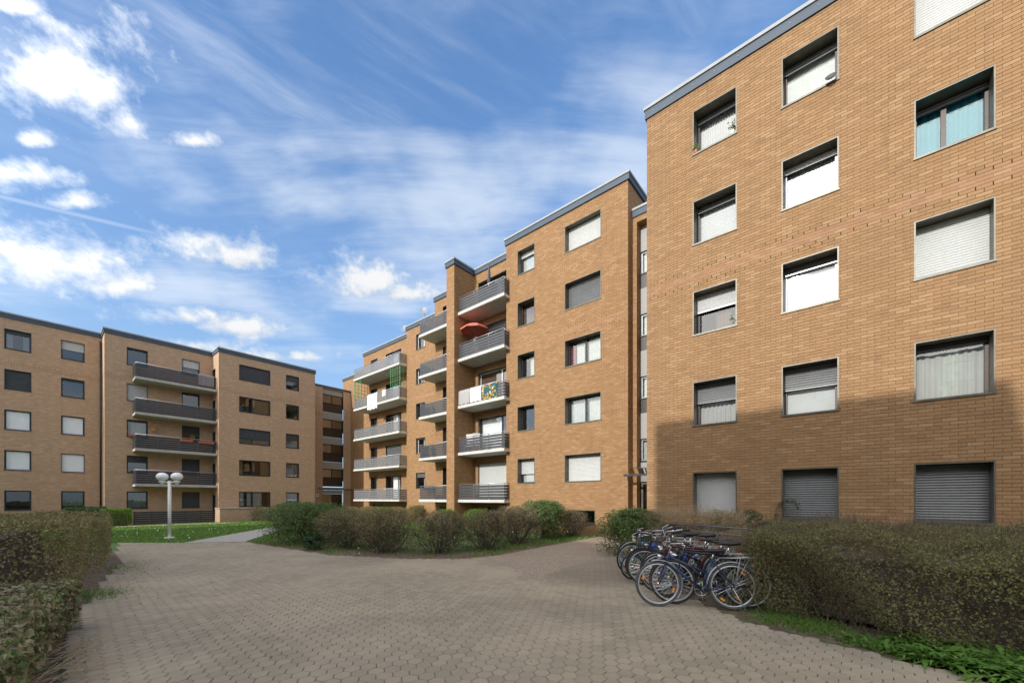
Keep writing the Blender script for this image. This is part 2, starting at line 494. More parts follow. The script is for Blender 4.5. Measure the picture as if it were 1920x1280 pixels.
def ground_mat():
    m, n = new_mat('lawn_soil')
    pos = n.node('ShaderNodeNewGeometry').outputs['Position']
    f = n.noise(pos, 1.1, 6, .65)
    g = n.ramp(n.noise(pos, 24, 5, .7), [(.3, (.075, .145, .028)), (.7, (.15, .23, .06))])
    s = n.ramp(n.noise(pos, 18, 6, .7), [(.3, (.085, .06, .04)), (.7, (.18, .135, .09))])
    c = n.mix(n.step(f, .36, .62), g, s)
    far = n.step(n.sep(pos)[1], 14., 19.)
    c = n.mix(far, c, g)
    b = n.node('ShaderNodeBsdfPrincipled')
    n.put(b.inputs['Base Color'], c)
    b.inputs['Roughness'].default_value = .95
    bp = n.node('ShaderNodeBump')
    bp.inputs['Distance'].default_value = .03
    n.put(bp.inputs['Height'], n.noise(pos, 30, 6, .7))
    n.l.new(bp.outputs[0], b.inputs['Normal'])
    finish(n, b.outputs[0])


def paver_mat():
    m, n = new_mat('paving_concrete')
    geo = n.node('ShaderNodeNewGeometry')
    pos = geo.outputs['Position']
    oi = n.node('ShaderNodeObjectInfo')
    rnd = n.m('FRACT', n.m('ADD', geo.outputs['Random Per Island'], n.m('MULTIPLY', oi.outputs['Random'], 7.31)))
    c = n.ramp(rnd, [(0, (.285, .238, .168)), (.5, (.325, .27, .19)), (1, (.365, .302, .215))])
    wv = n.noise(pos, .23, 4, .6)
    c = n.mix(n.m('MULTIPLY', n.step(wv, .42, .62), .38), c, (.215, .175, .135))
    f2 = n.step(n.noise(pos, .55, 5, .6), .4, .68)
    c = n.mix(n.m('MULTIPLY', f2, .55), c, (.45, .37, .26))
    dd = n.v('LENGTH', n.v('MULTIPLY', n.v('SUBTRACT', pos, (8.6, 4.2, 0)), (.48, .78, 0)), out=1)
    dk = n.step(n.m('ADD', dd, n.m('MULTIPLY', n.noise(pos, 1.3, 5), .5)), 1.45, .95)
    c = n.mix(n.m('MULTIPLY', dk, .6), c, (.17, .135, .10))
    st = n.step(n.noise(pos, 2.2, 6, .7), .56, .72)
    c = n.mix(n.m('MULTIPLY', st, .35), c, (.24, .195, .15))
    gr = n.noise(pos, 210, 3, .7)
    c = n.mix(n.m('MULTIPLY', n.step(gr, .55, .75), .5), c, (.50, .46, .42))
    c = n.mix(n.m('MULTIPLY', n.step(gr, .5, .25), .4), c, (.14, .12, .105))
    b = n.node('ShaderNodeBsdfPrincipled')
    n.put(b.inputs['Base Color'], c)
    b.inputs['Roughness'].default_value = .82
    b.inputs['Specular IOR Level'].default_value = .3
    bp = n.node('ShaderNodeBump')
    bp.inputs['Strength'].default_value = .5
    bp.inputs['Distance'].default_value = .003
    n.put(bp.inputs['Height'], gr)
    n.l.new(bp.outputs[0], b.inputs['Normal'])
    finish(n, b.outputs[0])


def joint_mat():
    m, n = new_mat('joint_sand')
    pos = n.node('ShaderNodeNewGeometry').outputs['Position']
    c = n.ramp(n.noise(pos, 9, 5), [(.3, (.10, .083, .062)), (.7, (.165, .138, .105))])
    c = n.mix(n.m('MULTIPLY', n.step(n.noise(pos, .9, 4), .55, .7), .6), c, (.05, .065, .025))
    b = n.node('ShaderNodeBsdfPrincipled')
    n.put(b.inputs['Base Color'], c)
    b.inputs['Roughness'].default_value = .95
    finish(n, b.outputs[0])


def chip_mat():
    m, n = new_mat('exposed_aggregate')
    pos = n.node('ShaderNodeNewGeometry').outputs['Position']
    vo = n.node('ShaderNodeTexVoronoi')
    n.put(vo.inputs['Vector'], pos)
    vo.inputs['Scale'].default_value = 42
    cr = n.sep(vo.outputs['Color'])[0]
    c = n.ramp(cr, [(0, (.27, .215, .155)), (.4, (.38, .315, .235)), (.75, (.50, .42, .33)), (1, (.66, .59, .49))])
    c = n.mix(n.step(vo.outputs['Distance'], .3, .62), c, (.25, .185, .13))
    c = n.mix(n.m('MULTIPLY', n.step(n.noise(pos, 1.0, 4), .45, .65), .3), c, (.25, .185, .13))
    b = n.node('ShaderNodeBsdfPrincipled')
    n.put(b.inputs['Base Color'], c)
    b.inputs['Roughness'].default_value = .85
    bp = n.node('ShaderNodeBump')
    bp.inputs['Distance'].default_value = .012
    n.put(bp.inputs['Height'], n.m('SUBTRACT', 1., vo.outputs['Distance']))
    n.l.new(bp.outputs[0], b.inputs['Normal'])
    finish(n, b.outputs[0])


ground_mat()
paver_mat()
joint_mat()
chip_mat()
M_PATHL = plain('path_light_concrete', (.36, .335, .30), .85, 0, .2, 9, .004)
M_SAND = plain('sand_strip', (.40, .30, .20), .95, 0, .2, 5)


# ------------------------------------------------------------------ mesh helpers
class MB:
    """collects polygons; build() links them as one mesh object"""

    def __init__(s):
        s.v = []
        s.f = []

    def quad(s, a, b, c, d):
        i = len(s.v)
        s.v += [tuple(a), tuple(b), tuple(c), tuple(d)]
        s.f.append((i, i + 1, i + 2, i + 3))
        return s

    def poly(s, pts):
        i = len(s.v)
        s.v += [tuple(p) for p in pts]
        s.f.append(tuple(range(i, i + len(pts))))
        return s

    def box(s, x0, x1, y0, y1, z0, z1, T=None):
        p = [(x, y, z) for z in (z0, z1) for y in (y0, y1) for x in (x0, x1)]
        if T:
            p = [T(*q) for q in p]
        i = len(s.v)
        s.v += p
        for f in ((0, 2, 3, 1), (4, 5, 7, 6), (0, 1, 5, 4), (2, 6, 7, 3), (0, 4, 6, 2), (1, 3, 7, 5)):
            s.f.append(tuple(i + k for k in f))
        return s

    def tube(s, pts, r, n=8, closed=False, cap=True):
        pts = [Vector(p) for p in pts]
        rs = r if hasattr(r, '__len__') else [r] * len(pts)
        m = len(pts)
        i0 = len(s.v)
        up = None
        for k, p in enumerate(pts):
            if closed:
                t = pts[(k + 1) % m] - pts[k - 1]
            else:
                t = pts[min(k + 1, m - 1)] - pts[max(k - 1, 0)]
            t.normalize()
            if up is None:
                up = Vector((0, 0, 1)) if abs(t.z) < .9 else Vector((1, 0, 0))
                up = (up - t * up.dot(t)).normalized()
            else:
                up = up - t * up.dot(t)
                up = up.normalized() if up.length > 1e-5 else t.orthogonal().normalized()
            b = t.cross(up)
            for j in range(n):
                a = 2 * math.pi * j / n
                s.v.append(tuple(p + (up * math.cos(a) + b * math.sin(a)) * rs[k]))
        for k in range(m if closed else m - 1):
            k2 = (k + 1) % m
            for j in range(n):
                j2 = (j + 1) % n
                s.f.append((i0 + k * n + j, i0 + k * n + j2, i0 + k2 * n + j2, i0 + k2 * n + j))
        if cap and not closed:
            s.f.append(tuple(i0 + j for j in range(n))[::-1])
            s.f.append(tuple(i0 + (m - 1) * n + j for j in range(n)))
        return s

    def lathe(s, prof, n=20, T=None):
        """prof: (radius, z) pairs about local z"""
        i0 = len(s.v)
        for r, z in prof:
            for j in range(n):
                a = 2 * math.pi * j / n
                p = (r * math.cos(a), r * math.sin(a), z)
                s.v.append(T(*p) if T else p)
        for k in range(len(prof) - 1):
            for j in range(n):
                j2 = (j + 1) % n
                s.f.append((i0 + k * n + j, i0 + k * n + j2, i0 + (k + 1) * n + j2, i0 + (k + 1) * n + j))
        return s

    def mesh(s, name, mat, smooth=False):
        me = bpy.data.meshes.new(name)
        me.from_pydata(s.v, [], s.f)
        me.materials.append(mat)
        if smooth:
            me.shade_smooth()
        me.update()
        return me

    def build(s, name, mat, parent=None, smooth=False, label=None):
        return link(name, s.mesh(name, mat, smooth), parent, label)


def link(name, me, parent=None, label=None):
    o = bpy.data.objects.new(name, me)
    COL.objects.link(o)
    if parent is not None:
        o.parent = parent
        if parent.type == 'EMPTY' and not parent.get('local'):
            o.location = -Vector(parent.location)
    if label:
        o['label'] = label
    return o


def np_mesh(name, v, faces, mat):
    """v (N,3); faces (M,k) array"""
    me = bpy.data.meshes.new(name)
    v = np.ascontiguousarray(v, dtype=np.float32)
    faces = np.ascontiguousarray(faces, dtype=np.int32)
    m, k = faces.shape
    me.vertices.add(len(v))
    me.vertices.foreach_set('co', v.ravel())
    me.loops.add(m * k)
    me.loops.foreach_set('vertex_index', faces.ravel())
    me.polygons.add(m)
    me.polygons.foreach_set('loop_start', np.arange(m, dtype=np.int32) * k)
    me.polygons.foreach_set('loop_total', np.full(m, k, dtype=np.int32))
    me.materials.append(mat)
    me.update(calc_edges=True)
    me.shade_flat()
    return me


def thing(name, label, cat, loc=(0, 0, 0), rot=None, group=None):
    o = bpy.data.objects.new(name, None)
    COL.objects.link(o)
    o.empty_display_size = .2
    o.location = loc
    if rot is not None:
        o.rotation_euler = rot
        o['local'] = 1
    o['label'] = label
    o['category'] = cat
    if group:
        o['group'] = group
    return o


def tag(o, label=None, cat=None, group=None, kind=None):
    for k, v in (('label', label), ('category', cat), ('group', group), ('kind', kind)):
        if v:
            o[k] = v
    return o


def gz(x, y):
    return -.0155 * max(0., y - 21.)


def unit(a):
    return a / np.maximum(np.linalg.norm(a, axis=1, keepdims=True), 1e-9)


def leaf_arrays(pos, out, size, aspect=.55, jitter=.8, fold=.25):
    """diamond leaves facing roughly along 'out'"""
    n = len(pos)
    nrm = unit(out + rng.normal(0, jitter, (n, 3)))
    t = unit(np.cross(nrm, rng.normal(0, 1, (n, 3))))
    b = np.cross(nrm, t)
    s = (size * rng.uniform(.6, 1.35, n))[:, None]
    up = nrm * s * fold
    v = np.stack([pos - t * s * .5, pos + b * s * aspect * .5 + up * .5, pos + t * s * .5, pos - b * s * aspect * .5 + up * .5], 1)
    f = np.arange(n * 4).reshape(n, 4)
    return v.reshape(-1, 3), f


def twig_arrays(segs):
    """segs: list of (p0, p1, r0, r1) -> triangular prisms"""
    a = np.array([(*s[0], *s[1], s[2], s[3]) for s in segs])
    p0, p1, r0, r1 = a[:, :3], a[:, 3:6], a[:, 6:7], a[:, 7:8]
    t = unit(p1 - p0)
    ref = np.where(np.abs(t[:, 2:3]) < .9, [[0, 0, 1.]], [[1., 0, 0]])
    u = unit(np.cross(t, ref))
    w_ = np.cross(t, u)
    vs = []
    for p, r in ((p0, r0), (p1, r1)):
        for k in range(3):
            an = 2 * math.pi * k / 3
            vs.append(p + (u * math.cos(an) + w_ * math.sin(an)) * r)
    v = np.stack(vs, 1).reshape(-1, 3)
    base = np.arange(len(a))[:, None] * 6
    f = np.concatenate([base + [[0, 1, 4, 3]], base + [[1, 2, 5, 4]], base + [[2, 0, 3, 5]]], 0)
    return v, f


# wall frames: local a runs left to right as seen from outside, z up, c outward
def FX(X):           # wall facing -X ; a = -Y
    return lambda a, c, z: (X - c, -a, z)


def FY(Y):           # wall facing -Y ; a = X
    return lambda a, c, z: (a, Y - c, z)


def facade(mb, T, a0, a1, z0, z1, holes=()):
    As = sorted({a0, a1, *[h[0] for h in holes], *[h[1] for h in holes]})
    Zs = sorted({z0, z1, *[h[2] for h in holes], *[h[3] for h in holes]})
    As = [a for a in As if a0 <= a <= a1]
    Zs = [z for z in Zs if z0 <= z <= z1]
    for i in range(len(As) - 1):
        for j in range(len(Zs) - 1):
            ca, cz = (As[i] + As[i + 1]) / 2, (Zs[j] + Zs[j + 1]) / 2
            if any(h[0] < ca < h[1] and h[2] < cz < h[3] for h in holes):
                continue
            mb.quad(T(As[i], 0, Zs[j]), T(As[i + 1], 0, Zs[j]), T(As[i + 1], 0, Zs[j + 1]), T(As[i], 0, Zs[j + 1]))


def curtain_mb(T, a0, a1, z0, z1, c, waves=10, amp=.025, n=60):
    mb = MB()
    n = max(8, int(waves * 6))
    ph = random.random() * 6
    pts = []
    for i in range(n + 1):
        t = i / n
        pts.append((a0 + (a1 - a0) * t, c + amp * math.sin(ph + t * waves * 2 * math.pi + .8 * math.sin(t * 9 + ph))))
    i0 = 0
    for a, cc in pts:
        mb.v += [T(a, cc, z0), T(a, cc, z1)]
    for i in range(n):
        mb.f.append((2 * i, 2 * i + 2, 2 * i + 3, 2 * i + 1))
    return mb


def shutter_mb(T, a0, a1, z0, z1, c, pitch=.05):
    mb = MB()
    n = max(2, int(round((z1 - z0) / pitch)))
    p = (z1 - z0) / n
    prof = []
    for i in range(n):
        z = z0 + i * p
        prof += [(z, -.006), (z + p * .08, .0), (z + p * .5, .007), (z + p * .92, .0)]
    prof.append((z1, -.006))
    for z, d in prof:
        mb.v += [T(a0, c + d, z), T(a1, c + d, z)]
    for i in range(len(prof) - 1):
        mb.f.append((2 * i, 2 * i + 1, 2 * i + 3, 2 * i + 2))
    # bottom rail
    mb.box(a0, a1, c - .012, c + .012, z0 - .03, z0 + .001, lambda a, cc, z: T(a, cc, z))
    return mb


def window(parent, T, a0, a1, z0, z1, sh=0., shm=None, cur=None, curm=None, mull=(), line=None, sash=None,
           depth=.2, shc=-.10, name='window', sillm=None, cur_span=None, waves=None, tilt=0., extra=None, label=None, pitch=.062):
    line = line or M_LINE
    sash = sash or M_SASHB
    t = .028
    mb = MB()
    B = lambda x0, x1, c0, c1, y0, y1, mbb=None: (mbb or mb).box(x0, x1, c0, c1, y0, y1, lambda a, c, z: T(a, c, z))
    B(a0, a0 + t, -depth, .012, z0, z1)
    B(a1 - t, a1, -depth, .012, z0, z1)
    B(a0 + t, a1 - t, -depth, .012, z1 - t, z1)
    B(a0 - .015, a1 + .015, -depth, .035, z0 - .035, z0 + .012)
    W = mb.build(name, line, parent, label=label)
    A0, A1, Z0, Z1 = a0 + t, a1 - t, z0 + .012, z1 - t
    # interior box
    ib = MB()
    q = lambda a, c, z: T(a, c, z)
    cb = -1.4
    ib.quad(q(a0 - .3, cb, z0 - .3), q(a1 + .3, cb, z0 - .3), q(a1 + .3, cb, z1 + .2), q(a0 - .3, cb, z1 + .2))
    for (aa, bb) in ((a0 - .3, a0 - .3), (a1 + .3, a1 + .3)):
        ib.quad(q(aa, cb, z0 - .3), q(aa, -depth, z0 - .3), q(aa, -depth, z1 + .2), q(aa, cb, z1 + .2))
    for zz in (z0 - .3, z1 + .2):
        ib.quad(q(a0 - .3, cb, zz), q(a1 + .3, cb, zz), q(a1 + .3, -depth, zz), q(a0 - .3, -depth, zz))
    ib.build('room_interior', M_ROOM, W)
    # sash frame
    fw = .055
    sb = MB()
    c0, c1 = -depth + .0, -depth + .05
    B(A0, A0 + fw, c0, c1, Z0, Z1, sb)
    B(A1 - fw, A1, c0, c1, Z0, Z1, sb)
    B(A0 + fw, A1 - fw, c0, c1, Z0, Z0 + fw, sb)
    B(A0 + fw, A1 - fw, c0, c1, Z1 - fw, Z1, sb)
    for mu in mull:
        am = A0 + (A1 - A0) * mu
        B(am - fw * .8, am + fw * .8, c0, c1 + .004, Z0 + fw, Z1 - fw, sb)
    sb.build('sash', sash, W)
    # panes
    edges = [A0 + fw] + [x for mu in mull for x in (A0 + (A1 - A0) * mu - fw * .8, A0 + (A1 - A0) * mu + fw * .8)] + [A1 - fw]
    if sh < .97:
        for i in range(0, len(edges), 2):
            pb = MB()
            cp = -depth + .02
            pb.quad(T(edges[i], cp, Z0 + fw), T(edges[i + 1], cp, Z0 + fw), T(edges[i + 1], cp + .0, Z1 - fw), T(edges[i], cp, Z1 - fw))
            pb.build('pane', M_GLASS, W)
        if cur:
            spans = cur_span or [(0, 1)]
            for k, (s0, s1) in enumerate(spans):
                cm = curm[k] if isinstance(curm, (list, tuple)) else (curm or M_CUW)
                aa, bb = A0 + (A1 - A0) * s0, A0 + (A1 - A0) * s1
                if cur == 'drape':
                    wv = waves or (bb - aa) * 7
                    curtain_mb(T, aa, bb, Z0 - .02, Z1, -depth - .09, wv, .022).build('curtain', cm, W, True)
                elif cur == 'blind':
                    shutter_mb(T, aa, bb, Z0 + .03, Z1, -depth - .05, pitch).build('blind', cm, W)
                elif cur == 'flat':
                    curtain_mb(T, aa, bb, Z0 - .02, Z1, -depth - .05, 2, .004).build('curtain', cm, W, True)
    if sh > 0:
        zs = Z1 - (Z1 - Z0) * sh
        shutter_mb(T, A0, A1, zs + .031, Z1, shc, .062).build('shutter', shm or M_SHW, W)
    return W


def balcony(parent, T, a0, a1, zb, cf, cb=0., slab=.2, rail=.88, slatm=None, ends='LR', nsl=5, rail_inset=.04, top=True, endc=None, gap=.03, slabm=None):
    slatm = slatm or M_SLAT
    BX = lambda mb, x0, x1, c0, c1, y0, y1: mb.box(x0, x1, c0, c1, y0, y1, lambda a, c, z: T(a, c, z))
    mb = MB()
    BX(mb, a0, a1, cb, cf, zb, zb + slab)
    S = mb.build('balcony', slabm or M_SLAB, parent)
    bm_ = MB()
    BX(bm_, a0 - .0, a1 + .0, cf + .001, cf + .035, zb + .02, zb + slab + .03)
    bm_.build('slab_edge', slabm or M_SLAB, S)
    z0 = zb + slab + .075
    hs = (rail - .075 - .09 - gap * (nsl - 1)) / nsl
    cr = cf - rail_inset
    i0, i1 = a0 + .04, a1 - .04
    me_cache = None
    for k in range(nsl):
        zz = z0 + k * (hs + gap)
        sl = MB()
        BX(sl, i0, i1, cr - .012, cr + .012, zz, zz + hs)
        sl.build('rail_slat', slatm, S)
        ec = endc if endc is not None else cb
        if 'L' in ends:
            sl = MB()
            BX(sl, i0 - .012, i0 + .012, ec, cr - .014, zz, zz + hs)
            sl.build('rail_slat', slatm, S)
        if 'R' in ends:
            sl = MB()
            BX(sl, i1 - .012, i1 + .012, ec, cr - .014, zz, zz + hs)
            sl.build('rail_slat', slatm, S)
    hb = MB()
    zt = zb + slab + rail
    pts = [T(i0, cr, zt), T(i1, cr, zt)]
    if 'L' in ends:
        pts = [T(i0, (endc if endc is not None else cb) + .02, zt)] + pts
    if 'R' in ends:
        pts = pts + [T(i1, (endc if endc is not None else cb) + .02, zt)]
    hb.tube(pts, .021, 8)
    hb.build('handrail', M_STEEL, S, True)
    npost = max(2, int(round((i1 - i0) / 1.15)) + 1)
    for k in range(npost):
        a = i0 + .03 + (i1 - i0 - .06) * k / (npost - 1)
        pb = MB()
        BX(pb, a - .018, a + .018, cr - .05, cr - .0145, zb + slab, zt - .01)
        pb.build('post', M_STEEL, S)
    return S


def roof_edge(parent, path, z0, z1, out=.09, lip=.1):
    """fascia and zinc coping round an outline: path of (x, y) with the building on the left side when walking"""
    fa, co = MB(), MB()
    n = len(path)

    def off(d):
        res = []
        for i, p in enumerate(path):
            ds = []
            if i > 0:
                ds.append((Vector(path[i]) - Vector(path[i - 1])).normalized())
            if i < n - 1:
                ds.append((Vector(path[i + 1]) - Vector(path[i])).normalized())
            q = Vector(p)
            for t_ in ds:
                q = q + Vector((t_.y, -t_.x)) * d * (1 if len(ds) == 1 or abs(ds[0].dot(ds[-1])) < .5 else .5)
            res.append(q)
        return res
    for mb, d0, d1, za, zb in ((fa, -.3, out, z0, z1 - lip), (co, -.32, out + .035, z1 - lip + .002, z1)):
        o_, i_ = off(d1), off(d0)
        for k in range(n - 1):
            a, b, c, d = o_[k], o_[k + 1], i_[k + 1], i_[k]
            mb.quad((*a, za), (*b, za), (*b, zb), (*a, zb))
            mb.quad((*a, zb), (*b, zb), (*c, zb), (*d, zb))
            mb.quad((*d, za), (*c, za), (*b, za), (*a, za))
            mb.quad((*c, za), (*d, za), (*d, zb), (*c, zb))
        for k in (0, n - 1):
            mb.quad((*o_[k], za), (*i_[k], za), (*i_[k], zb), (*o_[k], zb))
    f = fa.build('fascia', M_FASCIA, parent)
    co.build('coping', M_COPING, f)
    return f


def bricks(parent, T, a0, a1, z0, z1, holes, mat, ualong, name='brick', nsingle=300, cam_fn=None):
    """ualong: the world coordinate the brick shader counts along is -a (walls facing -X)"""
    j, jx = .0044, .0016
    pieces = []
    row0, row1 = int(math.floor(z0 / BH)), int(math.ceil(z1 / BH))
    for r in range(row0, row1):
        za, zb = max(r * BH + j, z0), min((r + 1) * BH - j, z1)
        if zb - za < .02:
            continue
        zc = (za + zb) / 2
        blocks = [(h[0] - .002, h[1] + .002) for h in holes if h[2] - .03 < zc < h[3] + .02]
        offs = .5 * (r % 2)
        y0, y1 = -a1, -a0
        k0, k1 = int(math.floor(y0 / BL + offs)), int(math.floor(y1 / BL + offs))
        for k in range(k0, k1 + 1):
            ya, yb = (k - offs) * BL + jx, (k + 1 - offs) * BL - jx
            full = True
            if ya < y0 or yb > y1:
                full = False
            ya, yb = max(ya, y0), min(yb, y1)
            parts = [(-yb, -ya)]
            for (b0, b1) in blocks:
                npz = []
                for (p0, p1) in parts:
                    if p1 <= b0 or p0 >= b1:
                        npz.append((p0, p1))
                        continue
                    full = False
                    if p0 < b0:
                        npz.append((p0, b0))
                    if p1 > b1:
                        npz.append((b1, p1))
                parts = npz
            for (p0, p1) in parts:
                if p1 - p0 > .02:
                    pieces.append((p0, p1, za, zb, full and zb - za > BH - 2 * j - .001))
    singles = []
    if nsingle:
        cand = [(cam_fn(*T((p[0] + p[1]) / 2, 0, (p[2] + p[3]) / 2)), i) for i, p in enumerate(pieces) if p[4]]
        cand = sorted([c for c in cand if c[0] is not None])[:nsingle]
        singles = {i for _, i in cand}
    depth = .006
    V, F = [], []
    mb1 = MB()
    L_, H_ = BL - 2 * jx, BH - 2 * j
    X0 = T(0, 0, 0)[0]
    mb1.box(-depth, .004, -L_ / 2, L_ / 2, -H_ / 2, H_ / 2)
    me1 = mb1.mesh(name, mat)
    A = []
    for i, p in enumerate(pieces):
        if i in singles:
            c = T((p[0] + p[1]) / 2, 0, (p[2] + p[3]) / 2)
            o = bpy.data.objects.new(name, me1)
            o.location = (c[0] - rng.uniform(-.001, .0015), c[1], c[2])
            COL.objects.link(o)
            o.parent = parent
            continue
        A.append(p[:4])
    A = np.array(A)
    dep = depth + rng.uniform(-.0015, .002, len(A))
    vs = []
    for (ia, iz, front) in ((0, 2, 0), (1, 2, 0), (1, 3, 0), (0, 3, 0), (0, 2, 1), (1, 2, 1), (1, 3, 1), (0, 3, 1)):
        x = np.full(len(A), X0 + .004) if not front else X0 - dep
        vs.append(np.stack([x, -A[:, ia], A[:, iz]], 1))
    v = np.stack(vs, 1).reshape(-1, 3)
    b = np.arange(len(A))[:, None] * 8
    f = np.concatenate([b + [[4, 5, 6, 7]], b + [[0, 1, 5, 4]], b + [[1, 2, 6, 5]], b + [[2, 3, 7, 6]], b + [[3, 0, 4, 7]]], 0)
    o = link('brickwork', np_mesh('brickwork', v, f, mat), parent)
    o['kind'] = 'stuff'
    return o


TH = R(YAW)


def view_dist(x, y, z):
    """distance ahead of the camera, or None outside its view"""
    d = x * math.cos(TH) + y * math.sin(TH)
    if d < .3:
        return None
    px = 960 + 744.08 * (x * math.sin(TH) - y * math.cos(TH)) / d
    py = 934.75 - 744.08 * (z - 1.65) / d
    return d if 0 < px < 1920 and 0 < py < 1280 else None


# ================================================================== GROUND
def sheet(name, pts, z, mat, kind='structure', sub=None):
    mb = MB()
    mb.poly([(x, y, z + gz(x, y)) for x, y in pts])
    return tag(mb.build(name, mat), kind=kind)


gm = MB()
N = 46
gxs = [-300, -120, -60, -40] + [-30 + 2 * i for i in range(N)] + [80, 140, 300]
gys = [-300, -120, -50, -30] + [-20 + 2 * i for i in range(N)] + [100, 160, 300]
for y in gys:
    for x in gxs:
        gm.v.append((x, y, -.022 + max(gz(x, y), -1.)))
nx_ = len(gxs)
for j in range(len(gys) - 1):
    for i in range(nx_ - 1):
        a = j * nx_ + i
        gm.f.append((a, a + 1, a + nx_ + 1, a + nx_))
tag(gm.build('ground', MATS['lawn_soil']), kind='structure')

PLAZA = [(-1.2, -7), (-1.2, 1.5), (-.55, 3.5), (.12, 5.6), (.33, 8.4), (.75, 11.2), (1.3, 14.2), (1.55, 18.0), (1.9, 20.9),
         (3.44, 19.06), (5.05, 17.75), (5.2, 14.9), (5.47, 11.6), (6.46, 9.3), (7.5, 8.07), (8.6, 7.78), (6.3, 4.98), (11.3, 5.5),
         (10.2, 4.75), (8.3, 3.35), (7.25, 2.3), (6.5, 1.5), (6.1, 1.03), (5.9, .44), (5.74, -.14), (5.6, -.85), (5.3, -1.4), (4.6, -3.4), (3.6, -7)]
pavement = sheet('pavement', PLAZA, -.012, MATS['joint_sand'])


def inside(px, py, poly):
    c = np.zeros(len(px), bool)
    n = len(poly)
    for i in range(n):
        x0, y0 = poly[i]
        x1, y1 = poly[(i + 1) % n]
        cond = ((y0 > py) != (y1 > py)) & (px < (x1 - x0) * (py - y0) / (y1 - y0 + 1e-12) + x0)
        c ^= cond
    return c


def hexes():
    wf = .150                       # flat-to-flat
    ang = R(28)
    e1 = np.array([math.cos(ang), math.sin(ang)]) * wf
    e2 = np.array([math.cos(ang + R(60)), math.sin(ang + R(60))]) * wf
    ii, jj = np.meshgrid(np.arange(-260, 260), np.arange(-260, 260))
    c = ii.ravel()[:, None] * e1 + jj.ravel()[:, None] * e2
    k = inside(c[:, 0], c[:, 1], PLAZA)
    c = c[k]
    rt = wf / math.sqrt(3)
    ro, ri = rt - .0032, rt - .0085
    va = ang + R(30) + np.arange(6) * R(60)
    cs = np.stack([np.cos(va), np.sin(va)], 1)
    dist = [view_dist(x, y, 0) for x, y in c]
    order = sorted([(d, i) for i, d in enumerate(dist) if d is not None])[:300]
    single = {i for _, i in order}
    # one stone
    mb = MB()
    mb.poly([(*(p * ri), 0) for p in cs])
    for q in range(6):
        a, b = cs[q], cs[(q + 1) % 6]
        mb.quad((*(a * ri), 0), (*(a * ro), -.005), (*(b * ro), -.005), (*(b * ri), 0))
        mb.quad((*(a * ro), -.005), (*(a * ro), -.03), (*(b * ro), -.03), (*(b * ro), -.005))
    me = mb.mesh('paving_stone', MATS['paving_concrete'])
    for i in single:
        o = bpy.data.objects.new('paving_stone', me)
        o.location = (c[i, 0], c[i, 1], rng.uniform(-.0015, .0015))
        o.rotation_euler = (rng.normal(0, .007), rng.normal(0, .007), rng.integers(0, 6) * R(60) + rng.normal(0, .01))
        COL.objects.link(o)
        o.parent = pavement
    rest = np.array([i for i in range(len(c)) if i not in single])
    c = c[rest]
    m = len(c)
    zt = rng.uniform(-.002, .002, m)
    tx, ty = rng.normal(0, .007, (2, m))
    far = np.hypot(c[:, 0], c[:, 1])
    vs = []
    for rad, dz_ in ((ri, 0), (ro, -.005), (ro, -.03)):
        for q in range(6):
            lx, ly = cs[q] * rad
            vs.append(np.stack([c[:, 0] + lx, c[:, 1] + ly, zt + dz_ + tx * lx + ty * ly], 1))
    v = np.stack(vs, 1).reshape(-1, 3)
    b = np.arange(m)[:, None] * 18
    fl = [b + [[0, 1, 2, 3]], b + [[0, 3, 4, 5]]]
    for q in range(6):
        q2 = (q + 1) % 6
        fl.append(b + [[q, 6 + q, 6 + q2, q2]])
        fl.append(b + [[6 + q, 12 + q, 12 + q2, 6 + q2]])
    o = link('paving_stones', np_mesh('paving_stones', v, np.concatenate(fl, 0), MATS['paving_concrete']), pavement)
    o['kind'] = 'stuff'


hexes()
M_SOIL = plain('bare_soil', (.15, .108, .072), .95, 0, .35, 9, .02)
sheet('soil', [(5.0, 17.6), (5.15, 14.9), (5.40, 11.6), (6.40, 9.3), (7.45, 8.02), (8.6, 7.74), (10.5, 7.9), (12.5, 8.1), (12.5, 8.6), (9.0, 8.75), (7.9, 9.3), (7.0, 10.6), (6.5, 12.5), (6.0, 17.2)], -.014, M_SOIL)
sheet('soil', [(6.65, 1.6), (6.2, 1.0), (6.0, .44), (5.84, -.14), (5.7, -.85), (5.4, -1.5), (4.9, -3.0), (6.9, -3.0), (7.2, .9), (9.5, 3.0), (10.2, 4.6), (8.4, 3.3)], -.016, M_SOIL)
sheet('soil', [(-.6, 3.2), (.08, 5.6), (.30, 8.4), (.72, 11.2), (1.28, 14.2), (1.5, 17.6), (-.4, 17.6), (-.9, 9), (-1.2, 3.2)], -.016, M_SOIL)
sheet('aggregate_path', [(5.6, 4.6), (7.6, 7.98), (8.6, 7.80), (10.5, 7.96), (13.6, 8.19), (16.5, 8.35), (16.5, 5.9), (11.3, 5.36), (8.5, 5.0)], -.004, MATS['exposed_aggregate'])
tri = MB()
fp = [(3.44, 19.06), (5.05, 17.75)]
L0, L1 = [(3.44, 19.06), (6.2, 22.8), (8.3, 25.9), (13.5, 33), (20.4, 43.5)], [(5.05, 17.75), (7.0, 21.0), (9.4, 25.0), (15.0, 33), (22.0, 43.5)]
for k in range(4):
    tri.quad(*[(x, y, .006 + gz(x, y)) for x, y in (L0[k], L1[k], L1[k + 1], L0[k + 1])])
tag(tri.build('path', M_PATHL), kind='structure')
tag(sheet('sand_strip', [(3.2, 37.6), (9.2, 36.6), (10.6, 38.3), (3.4, 39.2)], .004, M_SAND), kind='structure')


